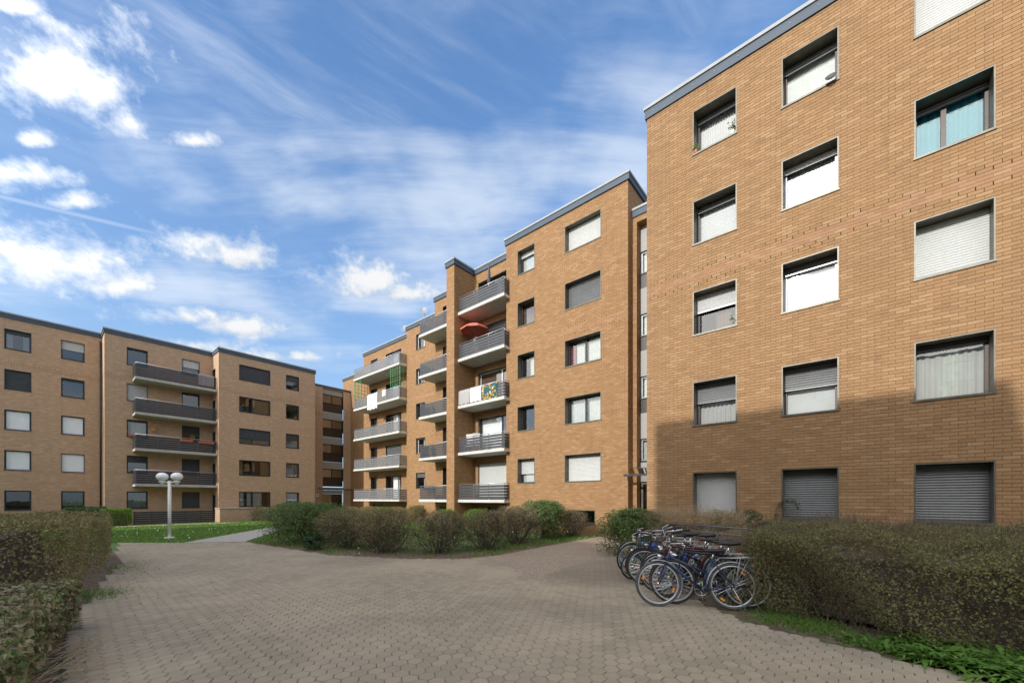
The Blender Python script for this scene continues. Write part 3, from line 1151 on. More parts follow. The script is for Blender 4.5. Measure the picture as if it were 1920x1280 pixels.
# ================================================================== RIGHT BUILDING
XR = 13.057
rb = thing('apartment_building', 'tall ochre brick apartment building with large recessed windows behind the hedge and bicycles', 'building', (XR, 0, 0))
T = FX(XR)
COLS_R = [(-3.668, -2.456), (-1.373, -.163), (1.184, 2.408), (3.75, 4.96)]
holes = [(a0, a1, 1.115 + 2.8 * k, 2.464 + 2.8 * k) for (a0, a1) in COLS_R for k in range(5)]
mb = MB()
facade(mb, T, -5.119, 14, -.5, 14.33, holes)
Yr = 5.119
mb.quad((XR, Yr, -.5), (XR, Yr, 14.33), (XR + 12, Yr, 14.33), (XR + 12, Yr, -.5))
mb.quad((XR, -14, -.5), (XR + 12, -14, -.5), (XR + 12, -14, 14.33), (XR, -14, 14.33))
mb.quad((XR + 12, -14, -.5), (XR + 12, Yr, -.5), (XR + 12, Yr, 14.33), (XR + 12, -14, 14.33))
rwall = mb.build('wall', M_BR, rb)
bricks(rwall, T, -5.119, 3.6, .2, 14.30, holes, M_BR, True, cam_fn=lambda x, y, z: view_dist(x, y, z) if z > 1.3 else None)
mb = MB()
mb.quad((XR, -14, 14.4), (XR + 12, -14, 14.4), (XR + 12, Yr, 14.4), (XR, Yr, 14.4))
mb.build('roof', M_ROOF, rb)
rf = roof_edge(rb, [(XR + 12, Yr), (XR, Yr), (XR, -14), (XR + 12, -14)], 14.316, 14.70, .05, .1)
mb = MB()
for k in range(26):
    y = 4.9 - k * .62
    mb.box(XR - .062, XR - .049, y - .011, y + .011, 14.45, 14.472)
mb.build('rivet', M_COPING, rf)

W_R = {  # column, floor
    (0, 4): dict(cur='drape', curm=M_CUV, sash=M_SASHB, sh=.14, shm=M_SHK, shc=-.37, waves=16),
    (0, 3): dict(cur='blind', curm=M_SHW, sash=M_SASHD, sh=.14, shm=M_SHK, shc=-.37, pitch=.085),
    (0, 2): dict(sh=.42, shm=M_SHL, sash=M_SASHD, cur='drape', curm=M_CUN, cur_span=[(.45, .8)]),
    (0, 1): dict(sh=.46, shm=M_SHG, sash=M_SASHB, cur='drape', curm=M_CUV, waves=9),
    (0, 0): dict(sh=1, shm=M_SHL),
    (1, 4): dict(cur='flat', curm=M_CUS, sash=M_SASHB, sh=.16, shm=M_SHK, shc=-.37),
    (1, 3): dict(cur='flat', curm=M_FROST, sash=M_SILL, sh=.13, shm=M_SHL, shc=-.36),
    (1, 2): dict(cur='flat', curm=M_CUX, sash=M_SASHW, sh=.15, shm=M_SHG, shc=-.36),
    (1, 1): dict(sh=.46, shm=M_SHG, sash=M_SASHB, cur='flat', curm=M_CUX),
    (1, 0): dict(sh=1, shm=M_SHG),
    (2, 4): dict(sh=1, shm=M_SHW, shc=-.30),
    (2, 3): dict(cur='drape', curm=M_CUT, sash=M_SASHB, mull=(.42,), waves=7, sh=.12, shm=M_SHK, shc=-.37),
    (2, 2): dict(sh=1, shm=M_SHW, shc=-.34),
    (2, 1): dict(cur='drape', curm=[M_CUV, M_CUS, M_CUV], cur_span=[(.0, .36), (.36, .63), (.62, .98)], sash=M_SASHB, sh=.1, shm=M_SHK, shc=-.37),
    (2, 0): dict(sh=1, shm=M_SHG, shc=-.34),
}
for ci_, (a0, a1) in enumerate(COLS_R):
    for k in range(5):
        kw = dict(W_R.get((ci_, k), dict(sh=1, shm=M_SHW)))
        kw.setdefault('shc', -.34)
        window(rb, T, a0, a1, 1.115 + 2.8 * k, 2.464 + 2.8 * k, depth=.46, **kw)

# ================================================================== MIDDLE BUILDING (stepped back wing by wing)
XB, XREC, XPIL, XM, X3, X4, X5 = 16.588, 17.503, 15.851, 18.04, 19.6, 20.45, 23.2
XEND = 33.
ZB0, ZB1 = 15.62, 15.99
mbld = thing('apartment_building', 'long stepped ochre brick apartment building with grey slatted balconies behind the round shrub bed', 'building', (XB, 11, 0))
# block one: two window columns
T = FX(XB)
C1B, C2B = (-13.625, -12.457), (-10.615, -8.649)
holes1 = [(c[0], c[1], 2.496 + 2.8 * k, 3.803 + 2.8 * k) for c in (C1B, C2B) for k in range(5)]
holes1 += [(C1B[0] + .1, C1B[1] - .1, .45, 1.12), (C2B[0] + .2, C2B[1] - .3, .45, 1.12)]
mb = MB()
facade(mb, T, -14.418, -7.343, -.5, 15.64, holes1)
mb.quad((XB, 7.343, -.5), (XEND, 7.343, -.5), (XEND, 7.343, 15.64), (XB, 7.343, 15.64))
mb.quad((XB, 14.418, -.5), (XB, 14.418, 15.64), (XREC + .01, 14.418, 15.64), (XREC + .01, 14.418, -.5))
w1 = mb.build('wall', M_BB, mbld)
bricks(w1, T, -14.418, -7.343, .1, 15.62, holes1, M_BB, True, cam_fn=lambda x, y, z: view_dist(x, y, z) if z > 1.5 else None)
# recess with balconies
T = FX(XREC)
hr = [(-17.536, -14.47, 1.66 + 2.8 * k, 3.83 + 2.8 * k) for k in range(5)]
hr.append((-16.86, -15.85, .55, 1.2))
mb = MB()
facade(mb, T, -17.91, -14.418, -.5, 15.64, hr)
mb.build('wall', M_BB, mbld)
Trec = T
# pilaster
mb = MB()
yp0, yp1 = 17.90, 18.594
mb.quad((XPIL, yp1, -.5), (XPIL, yp0, -.5), (XPIL, yp0, 15.66), (XPIL, yp1, 15.66))
mb.quad((XPIL, yp0, -.5), (XREC + .3, yp0, -.5), (XREC + .3, yp0, 15.66), (XPIL, yp0, 15.66))
mb.quad((XPIL, yp1, -.5), (XPIL, yp1, 15.66), (XM + .3, yp1, 15.66), (XM + .3, yp1, -.5))
mb.build('pilaster', M_BB, mbld)
# block M
T = FX(XM)
hm = [(-21.55, -20.3, 1.66 + 2.8 * k, 3.815 + 2.8 * k) for k in range(5)] + [(-21.9, -20.9, .5, 1.1)]
mb = MB()
facade(mb, T, -22.43, -18.58, -.5, 15.64, hm)
mb.quad((XM, 22.43, -.5), (XM, 22.43, 15.64), (X3 + .01, 22.43, 15.64), (X3 + .01, 22.43, -.5))
mb.build('wall', M_BB, mbld)
TM = T
# block three
T = FX(X3)
h3 = [(-26.76, -25.56, 2.515 + 2.8 * k, 3.757 + 2.8 * k) for k in range(5)] + [(-26.5, -25.7, .45, 1.13)]
mb = MB()
facade(mb, T, -28.06, -22.42, -.5, 15.64, h3)
mb.quad((X3, 28.06, -.5), (X3, 28.06, 15.64), (X4 + .01, 28.06, 15.64), (X4 + .01, 28.06, -.5))
mb.build('wall', M_BB, mbld)
T3 = T
# block four
T = FX(X4)
h4 = [(-35.1, -33.95, 1.66 + 2.8 * k, 3.73 + 2.8 * k) for k in range(5)] + [(-32.5, -30.07, 1.66 + 2.8 * k, 3.73 + 2.8 * k) for k in range(5)]
h4 += [(-34.9, -33.0, .5, 1.15)]
mb = MB()
facade(mb, T, -36.4, -28.05, -.8, 15.64, h4)
mb.quad((X4, 36.4, -.8), (X4, 36.4, 15.64), (X5 + .01, 36.4, 15.64), (X5 + .01, 36.4, -.8))
mb.build('wall', M_BB, mbld)
T4 = T
# block five
mb = MB()
facade(mb, FX(X5), -46, -36.39, -.9, 15.64)
mb.quad((X5, 46, -.9), (X5, 46, 15.64), (XEND, 46, 15.64), (XEND, 46, -.9))
mb.quad((XEND, 7.343, -.9), (XEND, 46, -.9), (XEND, 46, 15.64), (XEND, 7.343, 15.64))
mb.build('wall', M_BB, mbld)
mb = MB()
for (x, ya, yb) in ((XB, 7.343, 14.418), (XREC, 14.418, 17.9), (XPIL, 17.9, 18.594), (XM, 18.594, 22.43), (X3, 22.43, 28.06), (X4, 28.06, 36.4), (X5, 36.4, 46)):
    mb.quad((x, ya, 15.70), (XEND, ya, 15.70), (XEND, yb, 15.70), (x, yb, 15.70))
mb.build('roof', M_ROOF, mbld)
roof_edge(mbld, [(XEND, 46), (X5, 46), (X5, 36.4), (X4, 36.4), (X4, 28.06), (X3, 28.06), (X3, 22.43), (XM, 22.43), (XM, yp1), (XPIL, yp1), (XPIL, yp0),
                 (XREC, yp0), (XREC, 14.418), (XB, 14.418), (XB, 7.343), (XEND, 7.343)], 15.63, 15.99, .07, .09)
T = FX(XB)
W1 = {(0, 4): dict(cur='flat', curm=M_CUS, sh=.22, shm=M_SHL, sash=M_SASHD), (0, 3): dict(cur='drape', curm=M_CUN, sash=M_SASHB),
      (0, 2): dict(cur='drape', curm=M_CUS, sash=M_SASHD, cur_span=[(.45, 1)]), (0, 1): dict(sash=M_SASHD), (0, 0): dict(sh=.62, shm=M_SHL, cur='flat', curm=M_CUS, sash=M_SASHD),
      (1, 4): dict(sh=1, shm=M_SHW, shc=-.31), (1, 3): dict(sh=1, shm=M_SHG, shc=-.31), (1, 2): dict(mull=(.5,), cur='drape', curm=[M_CUR, M_CUS, M_CUS], cur_span=[(0.02, .17), (.2, .45), (.55, .98)], sash=M_SASHD),
      (1, 1): dict(mull=(.5,), cur='drape', curm=M_CUS, sash=M_SASHD, cur_span=[(.04, .44), (.56, .98)]), (1, 0): dict(sh=1, shm=M_SHW, shc=-.31)}
for ci_, (a0, a1) in enumerate((C1B, C2B)):
    for k in range(5):
        window(mbld, T, a0, a1, 2.496 + 2.8 * k, 3.803 + 2.8 * k, depth=.40, **{'shc': -.31, **W1[(ci_, k)]})
for h in holes1[-2:]:
    window(mbld, T, *h, sash=M_SASHD, name='cellar_window')
WREC = {4: dict(sash=M_SASHD), 3: dict(sash=M_SASHD, sh=.2, shm=M_SHK), 2: dict(sash=M_SASHW, cur='flat', curm=M_CUN),
        1: dict(sash=M_SASHD, cur='drape', curm=M_CUW, waves=16, cur_span=[(0, .58)]), 0: dict(sh=1, shm=M_SHW, shc=-.08)}
for k in range(5):
    window(mbld, Trec, *hr[k], mull=(.6,), depth=.24, line=M_LINE, name='balcony_window', **WREC[k])
window(mbld, Trec, *hr[5], sash=M_SASHD, name='cellar_window')
for k in range(5):
    window(mbld, TM, *hm[k], depth=.2, line=M_LINEC, sash=M_SASHD, name='balcony_window', cur='drape' if k % 2 else None, curm=M_CUS, sh=.25 if k == 3 else 0, shm=M_SHK)
    window(mbld, T3, *h3[k], depth=.24, sash=M_SASHW if k in (4, 3, 1) else M_SASHD, cur='drape' if k != 2 else None, curm=M_CUS, cur_span=[(.5, 1)], sh=.3 if k in (0,) else 0, shm=M_SHG)
    window(mbld, T4, *h4[k], depth=.2, sash=M_SASHD, name='balcony_window', line=M_LINEC, cur='drape', curm=M_CUS, cur_span=[(.5, 1)])
    window(mbld, T4, *h4[5 + k], depth=.24, sash=M_SASHD, mull=(.72,), name='balcony_window', line=M_LINEC, cur='drape', curm=M_CUS if k % 2 else M_CUW,
           cur_span=[(.3, .72)] if k != 1 else [(0, .7)], sh=.85 if k == 1 else 0, shm=M_SHG)
window(mbld, TM, *hm[5], sash=M_SASHD, name='cellar_window')
window(mbld, T3, *h3[5], sash=M_SASHD, name='cellar_window', sh=1, shm=M_SHG)
window(mbld, T4, *h4[10], sash=M_SASHD, name='cellar_window')
for k in range(5):
    zb = 1.43 + 2.805 * k
    balcony(mbld, FX(XB), -17.89, -14.18, zb, XB - 16.166, XB - XREC + .01, slab=.15, rail=.93, ends='R', endc=.0)
    balcony(mbld, TM, -22.42, -18.6, zb, XM - 16.68, .0, slab=.15, rail=.93, ends='L', slatm=M_SLAT)
    balcony(mbld, T4, -35.45, -28.04, zb, X4 - 18.9, .0, slab=.15, rail=.93, ends='LR', slatm=M_SLATL, endc=.0)
# stair link between the middle and the right building
XL = 17.02
T = FX(XL)
zl = 14.16
mb = MB()
facade(mb, T, -7.34, -5.12, -.5, zl, [(-7.13, -4.9, -.4, 13.9)])
mb.build('wall', M_BB, mbld)
roof_edge(mbld, [(XL, 7.34), (XL, 5.12)], zl, zl + .38, .05, .1)
mb = MB()
mb.quad((XL - .0, 5.12, zl + .1), (XEND, 5.12, zl + .1), (XEND, 7.34, zl + .1), (XL, 7.34, zl + .1))
mb.build('roof', M_ROOF, mbld)
XG = 17.4
TG = FX(XG)
mb = MB()
mb.quad((XL, 7.13, -.5), (XG, 7.13, -.5), (XG, 7.13, 13.9), (XL, 7.13, 13.9))
mb.quad((XL, 7.13, 13.9), (XG, 7.13, 13.9), (XG, 4.9, 13.9), (XL, 4.9, 13.9))
mb.build('reveal', M_BB, mbld)
for k in range(5):
    zt = 13.74 - 2.8 * k if k else 13.72
    zt = 12.75 + .0 - 2.8 * k
    if k < 4:
        pb = MB()
        pb.box(-7.12, -5.0, -.03, .0, zt, zt + 1.0 + .14, lambda a, c, z: TG(a, c, z))
        pb.build('infill_panel', M_PANEL, mbld)
        window(mbld, TG, -7.12, -5.0, zt - 1.0, zt - .002, depth=.1, sash=M_SILL, line=M_LINEC, cur='drape' if k else 'flat', curm=M_CUS, waves=9, name='stair_window',
               cur_span=[(0, .35), (.5, .8)] if k else None)
        sp = MB()
        sp.box(-7.12, -5.0, -.04, -.005, zt - 1.68, zt - 1.037, lambda a, c, z: TG(a, c, z))
        sp.build('spandrel_panel', M_SPAND, mbld)
pb = MB()
pb.box(-7.12, -5.0, -.03, .0, 2.42, 3.28, lambda a, c, z: TG(a, c, z))
pb.build('infill_panel', M_PANEL, mbld)


def glass_door(parent, T, a0, a1, z0, z1, n=2, frame=None, midrail=True):
    frame = frame or M_SASHD
    fb = MB()
    fw = .08
    bx = lambda mb, x0, x1, c0, c1, y0, y1: mb.box(x0, x1, c0, c1, y0, y1, lambda a, c, z: T(a, c, z))
    ed = [a0 + (a1 - a0) * i / n for i in range(n + 1)]
    for e in ed:
        bx(fb, e - fw / 2, e + fw / 2, -.1, -.03, z0, z1)
    for i in range(n):
        for zz in ([z0, z1 - fw] + ([z0 + .85] if midrail else [])):
            bx(fb, ed[i] + fw / 2, ed[i + 1] - fw / 2, -.1, -.03, zz, zz + fw)
    d = fb.build('door', frame, parent)
    for i in range(n):
        p = MB()
        p.quad(T(ed[i] + fw / 2, -.06, z0 + fw), T(ed[i + 1] - fw / 2, -.06, z0 + fw), T(ed[i + 1] - fw / 2, -.06, z1 - fw), T(ed[i] + fw / 2, -.06, z1 - fw))
        p.build('pane', M_GLASS, d)
    hb = MB()
    am = ed[1] + .09
    hb.tube([T(am, .02, z0 + .7), T(am, .02, z0 + 1.3)], .014, 8)
    for zz in (.75, 1.25):
        hb.tube([T(am, .02, z0 + zz), T(am, -.04, z0 + zz)], .008, 6)
    hb.build('handle', M_STEEL, d, True)
    ib = MB()
    ib.quad(T(a0, -1.8, z0), T(a1, -1.8, z0), T(a1, -1.8, z1), T(a0, -1.8, z1))
    ib.quad(T(a0, -1.8, z0), T(a0, -.1, z0), T(a0, -.1, z1), T(a0, -1.8, z1))
    ib.quad(T(a1, -.1, z0), T(a1, -1.8, z0), T(a1, -1.8, z1), T(a1, -.1, z1))
    ib.quad(T(a0, -1.8, z1), T(a1, -1.8, z1), T(a1, -.1, z1), T(a0, -.1, z1))
    ib.quad(T(a0, -1.8, z0), T(a1, -1.8, z0), T(a1, -.1, z0), T(a0, -.1, z0))
    ib.build('hallway', M_ROOM, d)
    return d


glass_door(mbld, TG, -7.05, -5.05, .0, 2.38, 2, M_CUN and M_LINE)


def canopy(parent, T, a0, a1, z, c1, zr):
    mb = MB()
    bx = lambda x0, x1, c0, c1_, y0, y1: mb.box(x0, x1, c0, c1_, y0, y1, lambda a, c, zz: T(a, c, zz))
    bx(a0, a1, c1 - .05, c1, z, z + .08)
    bx(a0, a1, .0, .05, zr, zr + .07)
    n = 4
    for i in range(n + 1):
        a = a0 + .03 + (a1 - a0 - .06) * i / n
        mb.tube([T(a, .02, zr + .03), T(a, c1 - .02, z + .04)], .025, 6)
    C = mb.build('canopy', M_LINEC, parent)
    g = MB()
    g.quad(T(a0, .0, zr + .075), T(a1, .0, zr + .075), T(a1, c1, z + .085), T(a0, c1, z + .085))
    g.build('pane', M_GLASS, C)
    return C


canopy(mbld, FX(XL), -7.40, -5.13, 2.62, .78, 2.95)

# ================================================================== LEFT BUILDING
Y1, Y2, Y3, YL = 44.476, 42.70, 40.846, 44.2
lb = thing('apartment_building', 'brown brick apartment building in shade beyond the lawn with four dark balconies', 'building', (5, 44, -.4))
ZC = 14.18
K27 = 2.8


def colholes(cols, z0, z1):
    return [(a0, a1, z0 + K27 * k, z1 + K27 * k) for (a0, a1) in cols for k in range(5)]


CC1 = [(-4.3, -3.1), (-1.692, -.504), (.9, 2.085)]
CC2 = [(4.23, 5.44), (7.57, 8.76)]
CC3 = [(11.176, 13.636), (14.985, 16.153)]
hc1, hc2, hc3 = colholes(CC1, .874, 2.234), colholes(CC2, .907, 2.23), colholes(CC3, .954, 2.278)
mb = MB()
facade(mb, FY(Y1), -14, 3.02, -1, ZC, hc1)
mb.build('wall', M_BC, lb)
mb = MB()
facade(mb, FY(Y2), 3.02, 9.69, -1, ZC, hc2)
mb.quad((3.02, Y1, -1), (3.02, Y2, -1), (3.02, Y2, ZC), (3.02, Y1, ZC))
mb.build('wall', M_BC, lb)
mb = MB()
facade(mb, FY(Y3), 9.69, 17.69, -1, ZC, hc3)
sh_ = [(-42.67, -41.83, 10.85 + .05 - 2.74 * k, 12.95 - 2.74 * k) for k in range(5)]
facade(mb, FX(9.69), -Y2, -Y3, -1, ZC, sh_)
mb.quad((17.69, Y3, -1), (17.69, YL, -1), (17.69, YL, ZC), (17.69, Y3, ZC))
mb.build('wall', M_BC, lb)
glz = [(19.97, 22.3, -.5, 13.9)]
mb = MB()
facade(mb, FY(YL), 17.68, X5 - .005, -1, 14.0, glz)
mb.build('wall', M_BC, lb)
mb = MB()
mb.quad((-14, Y1, -1), (-14, Y1, ZC), (-14, 56, ZC), (-14, 56, -1))
mb.quad((-14, 56, -1), (-14, 56, ZC), (24, 56, ZC), (24, 56, -1))
mb.build('wall', M_BC, lb)
mb = MB()
for (xa, xb, y, z) in ((-14, 3.02, Y1, ZC), (3.02, 9.69, Y2, ZC), (9.69, 17.69, Y3, ZC), (17.69, 24, YL, 14.02)):
    mb.quad((xa, y, z + .05), (xb, y, z + .05), (xb, 56, z + .05), (xa, 56, z + .05))
mb.build('roof', M_ROOF, lb)
roof_edge(lb, [(-14, 56), (-14, Y1), (3.02, Y1), (3.02, Y2), (9.69, Y2), (9.69, Y3), (17.69, Y3), (17.69, YL)], 14.17, 14.56, .06, .1)
roof_edge(lb, [(17.7, YL), (X5 + .0, YL)], 13.98, 14.2, .05, .06)
dark = dict(line=M_LINEC, sash=M_SASHD, depth=.17, shc=-.09)
WC1 = {(0, 4): dict(sh=1, shm=M_SHK), (0, 3): {}, (0, 2): dict(sh=1, shm=M_SHWB, shc=-.13), (0, 1): dict(sh=.5, shm=M_SHK), (0, 0): {},
       (1, 4): dict(sh=.2, shm=M_SHK, cur='drape', curm=M_CUS, cur_span=[(0, .3), (.7, 1)]), (1, 3): dict(sh=1, shm=M_SHK), (1, 2): dict(sh=1, shm=M_SHWB, shc=-.13), (1, 1): dict(sh=1, shm=M_SHWB, shc=-.13), (1, 0): dict(sh=.0),
       (2, 4): dict(sh=.48, shm=M_SHW), (2, 3): dict(sh=.12, shm=M_SHK), (2, 2): dict(sh=1, shm=M_SHWB, shc=-.13), (2, 1): dict(sh=1, shm=M_SHWB, shc=-.12), (2, 0): dict(cur='drape', curm=M_CUG)}
WC2 = {(0, 4): dict(sh=.1, shm=M_SHK), (0, 3): dict(sh=.98, shm=M_SHL), (0, 2): dict(sh=.1, shm=M_SHK, cur='flat', curm=M_CUS, cur_span=[(.2, 1)]), (0, 1): dict(sh=.4, shm=M_SHK), (0, 0): dict(cur='drape', curm=M_CUS),
       (1, 4): dict(sh=.5, shm=M_SHW), (1, 3): dict(sh=.12, shm=M_SHK), (1, 2): dict(sh=.5, shm=M_SHK, cur='drape', curm=M_CUY, cur_span=[(.5, .8)]), (1, 1): dict(sh=.82, shm=M_SHK), (1, 0): dict(sh=1, shm=M_SHK)}
WC3 = {(0, 4): dict(sh=1, shm=M_SHK), (0, 3): dict(mull=(.42,), cur='flat', curm=M_CUY, cur_span=[(.43, .95)]), (0, 2): dict(sh=.66, shm=M_SHK, cur='flat', curm=M_CUS, mull=(.42,)),
       (0, 1): dict(mull=(.42,), cur='drape', curm=M_CUY, cur_span=[(0, .12), (.7, .95)]), (0, 0): dict(mull=(.42,), cur='drape', curm=M_CUW, cur_span=[(.0, .16), (.26, .4), (.45, .75)]),
       (1, 4): dict(sh=.42, shm=M_SHK), (1, 3): dict(cur='flat', curm=M_CUG, cur_span=[(.35, .9)]), (1, 2): dict(sh=.45, shm=M_SHK, cur='flat', curm=M_CUS), (1, 1): dict(cur='blind', curm=M_SHL, cur_span=[(.0, .6)], pitch=.1), (1, 0): dict(cur='drape', curm=M_CUW, cur_span=[(.05, .95)])}
for YY, hs_, ws in ((Y1, hc1, WC1), (Y2, hc2, WC2), (Y3, hc3, WC3)):
    for i, h in enumerate(hs_):
        window(lb, FY(YY), *h, **{**dark, **ws[(i // 5, i % 5)]})
for h in sh_:
    window(lb, FX(9.69), *h, **dark, name='balcony_door')
for zb in (10.78, 8.08, 5.32, 2.6):
    balcony(lb, FY(Y2), 4.55, 9.68, zb, Y2 - 41.3, 0., slab=.17, rail=1.11, ends='L', slatm=M_SLATC, nsl=6, slabm=M_SLABC)
MB().tube([(2.93, Y1 - .06, 13.9), (2.93, Y1 - .06, -.6)], .045, 10).build('downpipe', M_SPAND, lb, True)
# ground terrace: slatted screen, planter wall
ter = MB()
for k in range(6):
    zz = -.30 + k * .165
    sl = MB()
    sl.box(4.45, 9.6, 41.2, 41.225, zz, zz + .14)
    sl.build('screen_slat', M_SLATC, lb)
for k in range(6):
    sl = MB()
    sl.box(4.45 + k * 1.02, 4.50 + k * 1.02, 41.228, 41.27, -.4, .70)
    sl.build('screen_post', M_SLATC, lb)
mb = MB()
mb.box(9.45, 11.75, 39.5, 40.9, -.7, .82)
pw = mb.build('planter_wall', M_BC, lb)
mb = MB()
mb.box(9.40, 11.80, 39.44, 40.84, .822, .90)
mb.build('coping_slab', M_STONE, pw)
# stair link
TG = FY(YL + .12)
for k in range(4):
    z4 = 4.985 + 2.77 * k
    window(lb, TG, 19.98, 22.29, z4 - .985, z4, depth=.12, mull=(.47,), sash=M_SPAND, line=M_SPAND, cur='flat', curm=M_CUN if k % 2 else M_CUY, name='stair_window')
    sp = MB()
    sp.box(19.98, 22.29, -.06, -.02, z4 - 1.95, z4 - 1.03, lambda a, c, z: TG(a, c, z))
    sp.build('spandrel_panel', M_SPAND, lb)
    pn = MB()
    pn.box(19.98, 22.29, -.05, .0, z4 + .005, z4 + .80 if k < 3 else 13.89, lambda a, c, z: TG(a, c, z))
    pn.build('infill_panel', M_PANEL, lb)
pn = MB()
pn.box(19.98, 22.29, -.05, .0, 2.22, 2.62, lambda a, c, z: TG(a, c, z))
pn.build('infill_panel', M_PANEL, lb)
glass_door(lb, TG, 20.05, 22.2, -.4, 2.2, 2)
canopy(lb, FY(YL), 19.5, 22.9, 2.62, 1.0, 2.85)
for nm, (xa, xb, za, zb_, m_) in {'house_number_plate': (19.25, 19.55, 1.88, 2.2, M_WHITE)}.items():
    p = MB()
    p.box(xa, xb, YL - .03, YL - .001, za, zb_)
    hp = p.build(nm, m_, lb)
    q = MB()
    q.box(xa + .08, xb - .08, YL - .036, YL - .031, za + .09, zb_ - .09)
    q.build('house_number', M_BLACK, hp)
sg = thing('notice_board', 'small sand coloured board with rust marks on the wall beside the far stair entrance', 'sign', (18.9, YL, .9))
p = MB()
p.box(18.5, 19.45, YL - .06, YL - .002, .85, 1.4)
p.build('board', M_SIGNO, sg)
q = MB()
q.box(18.66, 18.86, YL - .066, YL - .061, 1.02, 1.28)
q.box(18.86, 18.96, YL - .066, YL - .061, 1.2, 1.28)
q.box(19.06, 19.12, YL - .066, YL - .061, 1.0, 1.28)
q.box(19.2, 19.26, YL - .066, YL - .061, 1.0, 1.28)
q.build('marking', M_SIGNR, sg)
bh = thing('birdhouse', 'small yellow wooden birdhouse on the brown brick wall above the second balcony', 'birdhouse', (5.75, Y2, 7.1))
p = MB()
p.box(5.66, 5.88, Y2 - .2, Y2 - .002, 7.08, 7.36)
p.build('box', M_WOODY, bh)
q = MB()
q.poly([(5.62, Y2 - .23, 7.365), (5.92, Y2 - .23, 7.365), (5.77, Y2 - .23, 7.47)])
q.quad((5.62, Y2 - .23, 7.365), (5.77, Y2 - .23, 7.47), (5.77, Y2, 7.47), (5.62, Y2, 7.365))
q.quad((5.92, Y2 - .23, 7.365), (5.92, Y2, 7.365), (5.77, Y2, 7.47), (5.77, Y2 - .23, 7.47))
q.build('roof', M_WOODY, bh)

# neighbouring block to the west: it stands beyond the left edge of the view and shades the court
nb = thing('apartment_building', 'stepped brick block west of the court standing beyond the left edge of the view', 'building', (-14, 5, 0))
for (ya, yb, zt) in ((-14, -.62, 11.1), (-.62, 6.85, 15.1), (6.85, 33., 11.1)):
    mb = MB()
    mb.box(-24, -12 if zt > 12 else -12.0, ya, yb - .004, -.8, zt)
    ww = mb.build('wall', M_BC, nb)
    fr = MB()
    fr.box(-24.1, -11.95, ya - .0, yb - .006, zt + .002, zt + .3)
    fr.build('fascia', M_FASCIA, nb)
    n = max(2, int((yb - ya) / 3.2))
    for k in range(4 if zt < 12 else 5):
        for i in range(n):
            y = ya + (yb - ya) * (i + .5) / n
            p = MB()
            p.box(-12.03, -11.98, y - .65, y + .65, 1.1 + 2.75 * k, 2.45 + 2.75 * k)
            wv_ = p.build('window', M_SASHD, nb)
            g = MB()
            g.quad((-11.975, y - .58, 1.17 + 2.75 * k), (-11.975, y + .58, 1.17 + 2.75 * k), (-11.975, y + .58, 2.38 + 2.75 * k), (-11.975, y - .58, 2.38 + 2.75 * k))
            g.build('pane', M_CUS, wv_)

# ================================================================== THINGS ON THE BALCONIES AND SILLS
pz = 9.88 + .19
pa = thing('parasol', 'open red parasol on the fourth floor balcony beside the pilaster', 'parasol', (16.75, 17.05, pz))
mb = MB()
n = 8
ctr = (16.75, 17.05, 12.12)
rim = [(16.75 + .88 * math.cos(2 * math.pi * i / n + .2), 17.05 + .88 * math.sin(2 * math.pi * i / n + .2), 11.76) for i in range(n)]
mid = [(16.75 + .5 * math.cos(2 * math.pi * i / n + .2), 17.05 + .5 * math.sin(2 * math.pi * i / n + .2), 11.99) for i in range(n)]
for i in range(n):
    j = (i + 1) % n
    mb.poly([ctr, mid[i], mid[j]])
    mb.quad(mid[i], rim[i], rim[j], mid[j])
    r0, r1 = rim[i], rim[j]
    mb.quad(r0, (r0[0], r0[1], r0[2] - .08), (r1[0], r1[1], r1[2] - .08), r1)
mb.build('canopy', M_PARA, pa)
mb = MB().tube([(16.75, 17.05, pz), (16.75, 17.05, 12.17)], .018, 8)
mb.build('pole', M_STEEL, pa, True)
for i in range(n):
    MB().tube([(16.75, 17.05, 11.62), tuple((Vector(mid[i]) - Vector((0, 0, .01))))], .006, 5).build('rib', M_STEEL, pa)
pc = thing('closed_parasol', 'rolled dark parasol standing upright behind the top balcony railing', 'parasol', (16.32, 15.5, 12.84))
MB().tube([(16.33, 15.5, 12.84), (16.33, 15.5, 15.0)], .016, 8).build('pole', M_STEEL, pc, True)
MB().tube([(16.33, 15.5, 13.7), (16.33, 15.5, 13.85), (16.33, 15.5, 14.5), (16.33, 15.5, 14.98)], [.03, .10, .075, .02], 9).build('cloth', M_PARB, pc, True)


def hung_cloth(name, label, T, a0, a1, ztop, drop, c, mat, cat, waves=5, amp=.02, group=None, slant=0.):
    mb = MB()
    n = 28
    rows = 8
    ph = random.random() * 6
    for j in range(rows + 3):
        for i in range(n + 1):
            t = i / n
            wv_ = math.sin(ph + t * waves * 2 * math.pi) * amp
            if j == 0:
                cc, z = c - .075, ztop - .25
            elif j == 1:
                cc, z = c - .06, ztop + .01
            elif j == 2:
                cc, z = c, ztop + .028
            else:
                f = (j - 2) / rows
                cc = c + .05 + wv_ * (.3 + f)
                z = ztop - f * drop * (1 + slant * (t - .5) + .03 * math.sin(t * 17 + ph))
            mb.v.append(T(a0 + (a1 - a0) * t, cc, z))
    m = n + 1
    for j in range(rows + 2):
        for i in range(n):
            mb.f.append((j * m + i, j * m + i + 1, (j + 1) * m + i + 1, (j + 1) * m + i))
    o = mb.build(name, mat, None, True)
    return tag(o, label, cat, group)


